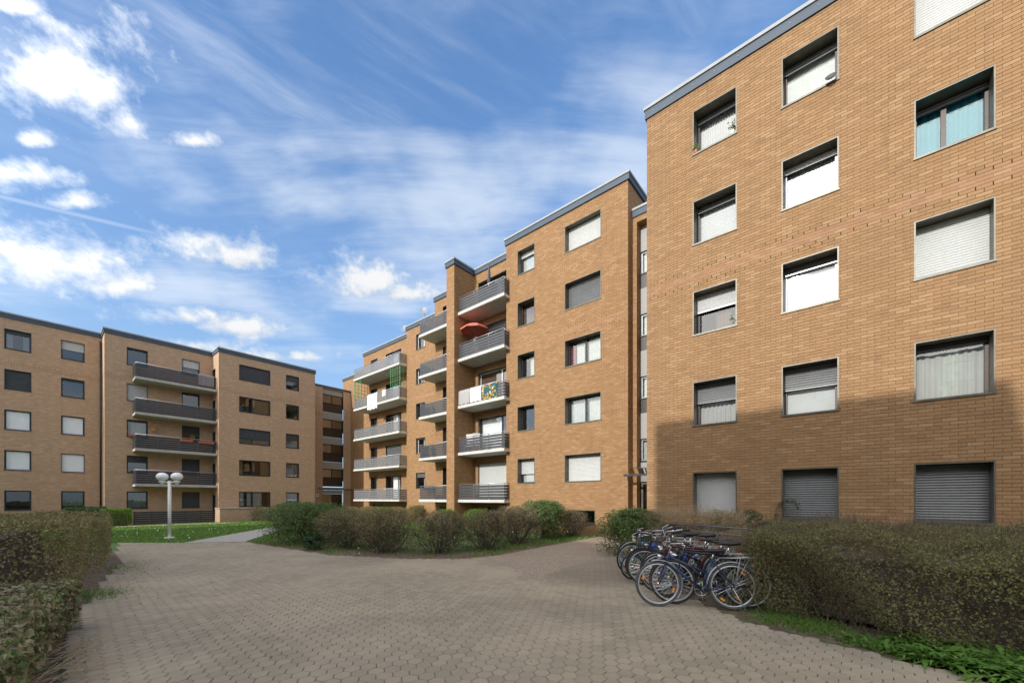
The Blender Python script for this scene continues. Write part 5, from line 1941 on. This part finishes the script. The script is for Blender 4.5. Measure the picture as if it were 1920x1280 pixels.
def hedge(name, label, cat, foot, h, leafm, n_leaf, lsize, twigm=M_TWIGD, n_twig=600, top_lump=.06, aspect=.6, core=True, rot_h=None, group=None, shell=.10, zoff=0., face_bias=.55, twig_len=.22, round_=.25, jitter=.8, sparse=0., stem_div=3, stem_r=1.):
    """clipped hedge over a convex quadrilateral footprint (counter-clockwise); lumpy surface of leaves over a mass of twigs"""
    rng = np.random.default_rng(sum(map(ord, label)))
    F = np.array(foot, float)
    ctr = F.mean(0)
    t = thing(name, label, cat, (*ctr, zoff), None, group)
    # solid dark core added inside to block light through the leaves
    mb = MB()
    ins = .70
    q = [ctr + (p - ctr) * ins for p in F]
    qt = [ctr + (p - ctr) * ins * .97 for p in F]
    n = len(F)
    if core:
        mb.poly([(*p, zoff + h * .74) for p in qt])
        for i in range(n):
            j = (i + 1) % n
            mb.quad((*q[i], zoff + .04 * h), (*q[j], zoff + .04 * h), (*qt[j], zoff + h * .74), (*qt[i], zoff + h * .74))
        mb.build('blocking_core', M_TWIGD, t)
    # sample surface
    edges = [(F[i], F[(i + 1) % n]) for i in range(n)]
    per = np.array([np.linalg.norm(b - a) for a, b in edges])
    top_area = .5 * abs(sum(F[i][0] * F[(i + 1) % n][1] - F[(i + 1) % n][0] * F[i][1] for i in range(n)))
    side_area = per.sum() * h
    ntop = int(n_leaf * top_area / (top_area + side_area))
    ns = n_leaf - ntop
    lo, hi = F.min(0), F.max(0)
    P = rng.uniform(lo, hi, (ntop * 4 + 50, 2))
    P = P[inside(P[:, 0], P[:, 1], [tuple(p) for p in F])][:ntop]
    # distance to the edge for rounding
    def edge_dist(P):
        d = np.full(len(P), 9.)
        for a, b in edges:
            e = (b - a) / np.linalg.norm(b - a)
            nrm = np.array([-e[1], e[0]])
            d = np.minimum(d, (P - a) @ nrm)
        return d
    kk = rng.normal(0, 1, (14, 2)) * rng.uniform(1.5, 9, (14, 1))
    ph_ = rng.uniform(0, 6.28, 14)

    def lump(x, y):
        return top_lump * .30 * sum(np.sin(x * a + y * b + p) * (1.6 / (.8 + .3 * math.hypot(a, b))) for (a, b), p in zip(kk, ph_))
    ed = np.clip(edge_dist(P) / max(round_, .01), 0, 1)
    zt = zoff + h * (1 - .10 * (1 - ed) ** 2) + lump(P[:, 0], P[:, 1]) - rng.exponential(shell * .5, len(P))
    pos_t = np.column_stack([P, zt])
    out_t = np.tile([0, 0, 1.], (len(P), 1))
    ei = rng.choice(n, ns, p=per / per.sum())
    s = rng.random(ns)
    A = np.array([e[0] for e in edges])[ei]
    Bq = np.array([e[1] for e in edges])[ei]
    base = A + (Bq - A) * s[:, None]
    nr = np.stack([(Bq - A)[:, 1], -(Bq - A)[:, 0]], 1)
    nr /= np.linalg.norm(nr, axis=1, keepdims=True)
    zr = h * rng.uniform(.04, 1, ns) ** .75
    inn = rng.exponential(shell, ns) - .05 + 1.3 * lump(base[:, 0] + zr * .9, base[:, 1] * 1.1 - zr) + .09 * (1 - np.clip(zr / (.3 * h), 0, 1)) + .12 * np.clip((zr / h - .88) / .12, 0, 1) ** 2
    pos_s = np.column_stack([base - nr * inn[:, None], zoff + zr + lump(base[:, 0], base[:, 1]) * (zr / h)])
    out_s = np.column_stack([nr, np.full(ns, .45)])
    pos = np.concatenate([pos_t, pos_s])
    out = unit(np.concatenate([out_t, out_s]))
    if sparse:
        q_ = lump(pos[:, 0] * 1.3 + 3 + pos[:, 2] * 2.1, pos[:, 1] * 1.3 - pos[:, 2] * 1.7) / max(top_lump, .01)
        low_ = np.clip((pos[:, 2] - zoff) / (.6 * h), .8, 1)
        keep = rng.random(len(pos)) < np.clip(low_ * (1 + 1.6 * sparse * q_), .12, 1)
        pos, out = pos[keep], out[keep]
    v, f = leaf_arrays(pos, out, lsize, aspect, jitter)
    link('foliage', np_mesh('foliage', v, f, leafm), t)
    if n_twig:
        k = rng.integers(0, len(pos), n_twig)
        p0 = pos[k] - out[k] * rng.uniform(.02, .12, (n_twig, 1))
        dirs = unit(out[k] * .5 + rng.normal(0, .55, (n_twig, 3)) + [0, 0, .35])
        ln = rng.uniform(.3, 1., (n_twig, 1)) * twig_len
        p1 = p0 + dirs * ln
        segs = [(a, b, .0028, .0012) for a, b in zip(p0, p1)]
        # stems low down
        for _ in range(n_twig // stem_div):
            e = edges[rng.integers(0, n)]
            b0 = e[0] + (e[1] - e[0]) * rng.random()
            b0 = ctr + (b0 - ctr) * rng.uniform(.75, .93)
            b1 = b0 + rng.normal(0, .14, 2)
            b2 = b1 + rng.normal(0, .12, 2)
            a_, m_, c_ = np.array([*b0, zoff - .02]), np.array([*b1, zoff + h * .3]), np.array([*b2, zoff + h * .65])
            segs += [(a_, m_, .009 * stem_r, .006 * stem_r), (m_, c_, .006 * stem_r, .003 * stem_r)]
        v, f = twig_arrays(segs)
        link('stems', np_mesh('stems', v, f, twigm), t)
    return t


# clipped hedges on the left
hedge('hedge', 'large clipped olive brown hedge on the left of the paved court', 'hedge', [(-6, 8.9), (.30, 8.9), (1.20, 16.2), (-6, 17.2)], 1.28, M_LBIG, 85000, .043, twigm=M_TWIG, n_twig=4600, stem_div=14, top_lump=.06, shell=.10, round_=.5, sparse=.25)
hedge('hedge', 'low broad leaved hedge in the bottom left corner before the large hedge', 'hedge', [(-3.2, 3.3), (-.30, 3.9), (.22, 7.6), (-3.2, 8.0)], .66, M_LFRONT, 30000, .064, twigm=M_TWIGD, n_twig=900, stem_div=20, aspect=.72, top_lump=.05, shell=.07, jitter=.65, twig_len=.3)
# right hedge
hedge('hedge', 'wide untidy brown green hedge below the ground floor windows at right', 'hedge', [(6.64, 1.04), (6.28, -.5), (6.1, -5.5), (9.6, -5.5), (9.7, .9), (8.3, 1.45)], 1.17, M_LRIGHT, 190000, .030, twigm=M_TWIG, n_twig=13000, top_lump=.11, shell=.15, twig_len=.38, round_=.7, sparse=.3, stem_div=34, stem_r=.6)
hedge('hedge', 'dry reddish brown hedge of cut stalks behind the bicycles and railing', 'hedge', [(10.9, 4.3), (10.6, 2.05), (11.5, 1.95), (11.9, 4.2)], 1.32, M_LTAN, 3000, .03, twigm=M_STRAW, n_twig=3800, top_lump=.03, twig_len=.35)
shrub('bush', 'round leafy green bush at the path corner behind the farthest bicycle', 'bush', (11.15, 4.85), (1.0, 1.0), 1.36, 16, M_LGREEN, 15000, .06, seed=21, leaf_low=.0)
shrub('bush', 'small dark green bush by the wall left of the middle ground floor shutter', 'bush', (12.3, 2.1), (.5, .6), 1.35, 8, M_LDARK, 5000, .045, seed=22, leaf_low=.0)
shrub('bush', 'yellow green sprig bush between dry hedge and wall behind the railing', 'bush', (11.6, 2.55), (.3, .3), 1.42, 5, M_LLIME, 1400, .05, seed=23, leaf_low=.2)
hedge('hedge', 'strip of mixed green undergrowth along the foot of the right building', 'hedge', [(12.9, 1.9), (10.2, 1.0), (10.0, -6), (12.9, -6)], 1.08, M_LGREEN, 14000, .05, n_twig=900, top_lump=.09, shell=.12)

# the round bed in the middle
G = 'shrubs of the round bed'
shrub('shrub', 'broad dark evergreen shrub at the left end of the round bed', 'shrub', (6.6, 16.0), (1.75, 2.2), 1.50, 30, M_LGREEN, 26000, .055, group=G, seed=31, leaf_low=-.2)
shrub('shrub', 'first brown budding shrub right of the broad evergreen one', 'shrub', (6.75, 13.1), (0.99, 1.26), 1.32, 27, M_LBUD, 9660, 0.036, twigm=M_TWIGD, group=G, seed=32)
shrub('shrub', 'wide brown budding shrub with dark stems second from the evergreen', 'shrub', (6.95, 11.25), (1.03, 1.13), 1.36, 30, M_LBUD, 10625, 0.036, twigm=M_TWIGD, group=G, seed=33)
shrub('shrub', 'bare forked brown shrub in the centre of the round bed', 'shrub', (7.95, 9.75), (0.99, 0.88), 1.34, 25, M_LBUD, 6278, 0.036, twigm=M_TWIGD, group=G, seed=34, up=.35)
shrub('shrub', 'narrow upright brown shrub right of the bare forked one', 'shrub', (9.35, 9.1), (0.82, 0.76), 1.32, 27, M_LBUD, 6761, 0.036, twigm=M_TWIGD, group=G, seed=35)
shrub('shrub', 'dense twiggy brown shrub just left of the green rounded bush', 'shrub', (11.3, 9.35), (1.12, 0.84), 1.41, 30, M_LBUD, 7140, 0.036, twigm=M_TWIGD, group=G, seed=36)
shrub('shrub', 'tall rounded green bush near the right end of the round bed', 'shrub', (13.6, 9.85), (1.25, 1.0), 1.58, 26, M_LGREEN, 20000, .055, group=G, seed=37, leaf_low=-.2)
shrub('shrub', 'small reddish brown shrub at the right end of the bed by the wall', 'shrub', (15.0, 9.3), (0.95, 0.71), 1.23, 23, M_LBUD, 4620, 0.036, twigm=M_TWIGD, group=G, seed=38)
shrub('flowering_plant', 'low dark leaved plant with a yellow flower at the front edge of the bed', 'plant', (5.75, 13.3), (.35, .4), .5, 8, M_LDARK, 1800, .07, seed=39, leaf_low=-.2)
# clipped balls before the middle building
G = 'clipped round bushes along the middle building'
for i, (x, y, r_, h_, m_, lab) in enumerate((
        (17.2, 33.0, 1.35, 1.15, M_LTAN, 'clipped tan bush farthest along the wall near the stair entrance'),
        (17.4, 29.8, 1.5, 1.15, M_LTAN, 'clipped ochre bush below the left end of the lowest balcony'),
        (17.2, 27.4, 1.0, 1.1, M_LLIME, 'clipped yellow green bush second from the ochre one below the lowest balcony'),
        (17.0, 25.5, 1.15, 1.1, M_LTAN, 'clipped mottled tan bush right of the yellow green one'),
        (16.9, 23.0, .8, 1.22, M_LTAN, 'clipped upright tan ball bush beside the cellar window'),
        (15.6, 18.3, .75, 1.0, M_LLIME, 'low yellow green bush at the foot of the brick pilaster'),
        (15.6, 15.8, .85, 1.05, M_LLIME, 'low yellow green bush beneath the balconies right of the pilaster'))):
    shrub('round_bush', lab, 'bush', (x, y), (r_ * .8, r_), h_, 22, m_, 8000, .06, group=G, seed=50 + i, leaf_low=-.3, zoff=gz(x, y))
# plants along the far building
hedge('hedge', 'low olive hedge along the wall at the left of the far building', 'hedge', [(-6, 40.6), (1.3, 40.6), (1.3, 42.0), (-6, 42.0)], 1.0, M_LBIG, 9000, .09, n_twig=300, zoff=-.3)
hedge('hedge', 'dark clipped yew bush beneath the left windows of the far building', 'bush', [(1.0, 40.2), (3.0, 40.2), (3.0, 41.8), (1.0, 41.8)], 1.36, M_LDARK, 9000, .07, n_twig=100, zoff=-.32, round_=.5)
hedge('hedge', 'bright green clipped bush left of the dark terrace screen', 'bush', [(2.7, 39.4), (4.15, 39.4), (4.15, 40.6), (2.7, 40.6)], 1.26, M_LLIME, 8000, .06, n_twig=60, zoff=-.30, round_=.5)
shrub('shrub', 'small bare shrub beside the brick planter of the far building', 'shrub', (12.0, 39.0), (.5, .5), 1.4, 14, M_LBUD, 600, .05, seed=70, zoff=gz(12, 39))
# climbing plant at the ground floor window
iv = thing('climbing_plant', 'thin climbing plant on the left edge of the middle ground floor shutter', 'plant', (12.95, 1.45, .4))
stem = [(12.98, 1.46, .5), (12.97, 1.50, .9), (12.96, 1.47, 1.2), (12.96, 1.40, 1.5), (12.97, 1.30, 1.60), (12.97, 1.15, 1.60), (12.96, 1.05, 1.5), (12.97, .98, 1.38)]
MB().tube(stem, .006, 5).build('stem', M_TWIG, iv)
sp_ = []
for a, b in zip(stem[:-1], stem[1:]):
    for k in range(26):
        sp_.append(np.array(a) + (np.array(b) - np.array(a)) * rng.random() + rng.normal(0, .035, 3) * [.4, 1, 1])
v, f = leaf_arrays(np.array(sp_), np.tile([-1., 0, .3], (len(sp_), 1)), .05)
link('foliage', np_mesh('foliage', v, f, M_LDARK), iv)
# pots on the window sills of the right building
for (y, z, lab, hh) in ((3.58, 12.33, 'small terracotta pot at the left corner of the top left window sill', .16), (2.58, 12.33, 'green plant in pale pot at the right of the top left window sill', .26), (2.62, 6.73, 'leafy plant inside the half shuttered window', .35)):
    x = 13.0 if hh < .3 else 13.45
    pp = thing('potted_plant', lab, 'plant', (x + .08, y, z), None, 'window sill plants')
    MB().lathe([(0, 0), (.045, 0), (.06, .11), (.05, .11), (.0, .09)], 12, lambda a, b, c: (x + .08 + a, y + b, z + c)).build('pot', M_TERRA if hh < .2 else M_WHITE, pp, True)
    q = rng.normal(0, 1, (60, 3)) * [.045, .06, hh * .35] + [x + .08, y, z + .1 + hh * .5]
    v, f = leaf_arrays(q, rng.normal(0, 1, (60, 3)), .07)
    link('leaves', np_mesh('leaves', v, f, M_LGREEN), pp)
pb_ = thing('bowl', 'dark bowl leaning on the sill of the top middle window', 'bowl', (13.02, .32, 12.33), (0, R(-60), 0))
MB().lathe([(0, 0), (.08, .01), (.12, .05), (.115, .05), (.075, .018), (0, .012)], 16, lambda a, b, c: (a, b, c + .06)).build('shell', M_SLAT, pb_, True)


# ------------------------------------------------------------------ grass, weeds, litter
def scatter(poly, n):
    F = np.array(poly)
    lo, hi = F.min(0), F.max(0)
    out = np.zeros((0, 2))
    while len(out) < n:
        P = rng.uniform(lo, hi, (n * 3, 2))
        P = P[inside(P[:, 0], P[:, 1], poly)]
        out = np.concatenate([out, P])
    return out[:n]


def blades(P, hgt, wid, lean=.5):
    n = len(P)
    z = np.array([gz(x, y) for x, y in P]) - .025
    a = rng.uniform(0, 2 * math.pi, n)
    h = hgt * rng.uniform(.5, 1.4, n)
    d = np.stack([np.cos(a), np.sin(a)], 1)
    l = rng.normal(0, lean, (n, 2)) * h[:, None]
    b0 = np.column_stack([P - d * wid / 2, z])
    b1 = np.column_stack([P + d * wid / 2, z])
    m0 = np.column_stack([P - d * wid * .4 + l * .4, z + h * .6])
    m1 = np.column_stack([P + d * wid * .4 + l * .4, z + h * .6])
    tp = np.column_stack([P + l, z + h])
    v = np.stack([b0, b1, m1, m0, tp, tp + .0004], 1).reshape(-1, 3)
    k = np.arange(n)[:, None] * 6
    return v, np.concatenate([k + [[0, 1, 2, 3]], k + [[3, 2, 5, 4]]], 0)


LAWN = [(1.7, 21.2), (3.44, 19.25), (6.0, 22.8), (8.2, 26.0), (13.3, 33.2), (19, 41.5), (12, 40.7), (9.5, 39.3), (3, 39.3), (-3, 39), (-3, 18), (1.3, 18.2)]
lp_ = scatter(LAWN, 60000)
lp_ = lp_[~inside(lp_[:, 0], lp_[:, 1], [(3.2, 37.6), (9.2, 36.6), (10.6, 38.3), (3.4, 39.2)])]
v, f = blades(lp_, .075, .02)
tag(link('lawn_grass', np_mesh('lawn_grass', v, f, M_GRASS)), 'short green lawn grass round the lamp post', 'grass', kind='stuff')
BED = [(5.15, 17.6), (5.35, 14.9), (5.6, 11.7), (6.55, 9.4), (7.55, 8.2), (8.7, 7.9), (10.5, 8.1), (13.6, 8.35), (16.4, 8.6), (16.4, 17.5), (18, 23), (19, 29), (12, 27), (9.4, 24.6)]
bp_ = scatter(BED, 52000)
nn_ = np.sin(bp_[:, 0] * 1.7) * np.sin(bp_[:, 1] * 1.9) + rng.normal(0, .5, len(bp_))
front_d = np.hypot(bp_[:, 0] - 6.9, bp_[:, 1] - 10.2)
bp_ = bp_[(nn_ > -.5) & ((front_d > 2.2) | (rng.random(len(bp_)) < .25))]
v, f = blades(bp_, .085, .02)
tag(link('bed_grass', np_mesh('bed_grass', v, f, M_GRASS)), 'green grass growing under the shrubs of the round bed', 'grass', kind='stuff')
# verge in front of the right hedge and bicycles
VERGE = [(6.62, 1.5), (6.2, 1.0), (6.02, .44), (5.86, -.14), (5.72, -.85), (5.42, -1.4), (4.9, -3.0), (6.4, -3), (6.5, -.5), (7.1, .9), (7.6, 2.0), (8.5, 3.2), (10.4, 4.7), (11.2, 5.3), (11.3, 4.2), (8.6, 1.3)]
vp = scatter(VERGE, 26000)
keep = (np.sin(vp[:, 0] * 4.1) * np.sin(vp[:, 1] * 3.3) + rng.normal(0, .55, len(vp))) > .15
v, f = blades(vp[keep], .085, .009, .8)
tag(link('verge_grass', np_mesh('verge_grass', v, f, M_GRASS)), 'rough grass along the edge of the paving by the right hedge', 'grass', kind='stuff')
# broad green weeds in the lower right corner
WEED = [(6.05, .1), (5.8, -.5), (5.62, -1.0), (5.4, -1.45), (4.9, -2.8), (6.3, -2.8), (6.5, -.4)]
wp = scatter(WEED, 1700)
wp = wp[(wp[:, 1] < -.45) | (rng.random(len(wp)) < .3)]
V_, F_ = [], []
off = 0
for (x, y) in wp:
    for k in range(rng.integers(4, 9)):
        a = rng.uniform(0, 2 * math.pi)
        L = rng.uniform(.08, .20) + (.24 * rng.random() if y < -.6 else .08 * rng.random())
        w_ = L * rng.uniform(.07, .17)
        el_ = rng.uniform(.5, 1.3)
        d = np.array([math.cos(a), math.sin(a), 0])
        s_ = np.array([-math.sin(a), math.cos(a), 0])
        pts = []
        for t_ in (0, .35, .7, 1.):
            c = np.array([x, y, -.02]) + d * L * t_ * math.cos(el_) * (1 + .3 * t_) + np.array([0, 0, L * (math.sin(el_) * t_ - .55 * t_ * t_)])
            ww = w_ * (.35, 1., .85, .04)[(0, .35, .7, 1.).index(t_)]
            pts += [c - s_ * ww / 2 + [0, 0, ww * .2], c + s_ * ww / 2 + [0, 0, ww * .2]]
        V_ += pts
        F_ += [(off, off + 1, off + 3, off + 2), (off + 2, off + 3, off + 5, off + 4), (off + 4, off + 5, off + 7, off + 6)]
        off += 8
tag(link('weeds', np_mesh('weeds', np.array(V_), np.array(F_), M_LWEED)), 'lush broad leaved green weeds at the foot of the right hedge', 'weeds', kind='stuff')
# tufts on the left
tuft = np.concatenate([rng.normal(0, 1, (900, 2)) * [.18, .35] + [.62, 9.9], rng.normal(0, 1, (160, 2)) * [.10, .5] + [.22, 6.2], rng.normal(0, 1, (500, 2)) * [.25, .6] + [1.25, 13.2]])
v, f = blades(tuft, .07, .007, .6)
tag(link('edge_grass', np_mesh('edge_grass', v, f, M_GRASS)), 'tufts of bright grass between the paving and the left hedges', 'grass', kind='stuff')
# daisies
dp = np.concatenate([scatter(LAWN, 420), scatter(BED, 160)])
dv, df = leaf_arrays(np.column_stack([dp, [gz(x, y) + .07 for x, y in dp]]), np.tile([0, 0, 1.], (len(dp), 1)), .05, 1., .3, .0)
tag(link('daisies', np_mesh('daisies', dv, df, M_DAISY)), 'small white daisies scattered over the lawn', 'flowers', kind='stuff')
# dead leaves and crumbs along the edges
lit = np.concatenate([scatter([(5.0, 17.5), (5.2, 14.9), (5.47, 11.6), (6.46, 9.3), (7.5, 8.07), (8.6, 7.8), (9, 8.6), (7.8, 8.9), (6.6, 10.4), (6.0, 13), (5.6, 17.3)], 1500),
                      scatter(VERGE, 2600), rng.normal(0, 1, (260, 2)) * [.4, 1.6] + [.9, 11.5], scatter([(0, 2), (.5, 8), (4, 14), (6, 6), (5.6, 0), (2, 1)], 160)])
lv, lf = leaf_arrays(np.column_stack([lit, np.full(len(lit), .008)]), np.tile([0, 0, 1.], (len(lit), 1)), .03, .6, .35)
tag(link('leaf_litter', np_mesh('leaf_litter', lv, lf, M_LITTER)), 'dry leaf litter along the edges of the paving', 'leaf litter', kind='stuff')
# dry stalks in the lower left corner
seg = []
for i in range(90):
    p = np.array([rng.uniform(-.25, .22), rng.uniform(4.9, 6.4), rng.uniform(.0, .15)])
    a = rng.uniform(-.5, 1.0)
    d = np.array([math.cos(a), math.sin(a) * .6 + .1, rng.uniform(.0, .45)])
    L = rng.uniform(.15, .5)
    r_ = rng.uniform(.0018, .004)
    for k in range(3):
        q = p + d * L / 3
        seg.append((p, q, r_, r_ * .85))
        p = q
        d = d + rng.normal(0, .12, 3) + [0, 0, -.08]
v, f = twig_arrays(seg)
tag(link('dry_stalks', np_mesh('dry_stalks', v, f, M_STRAW)), 'cut dry stalks sticking out below the low front hedge', 'dry stalks', kind='stuff')
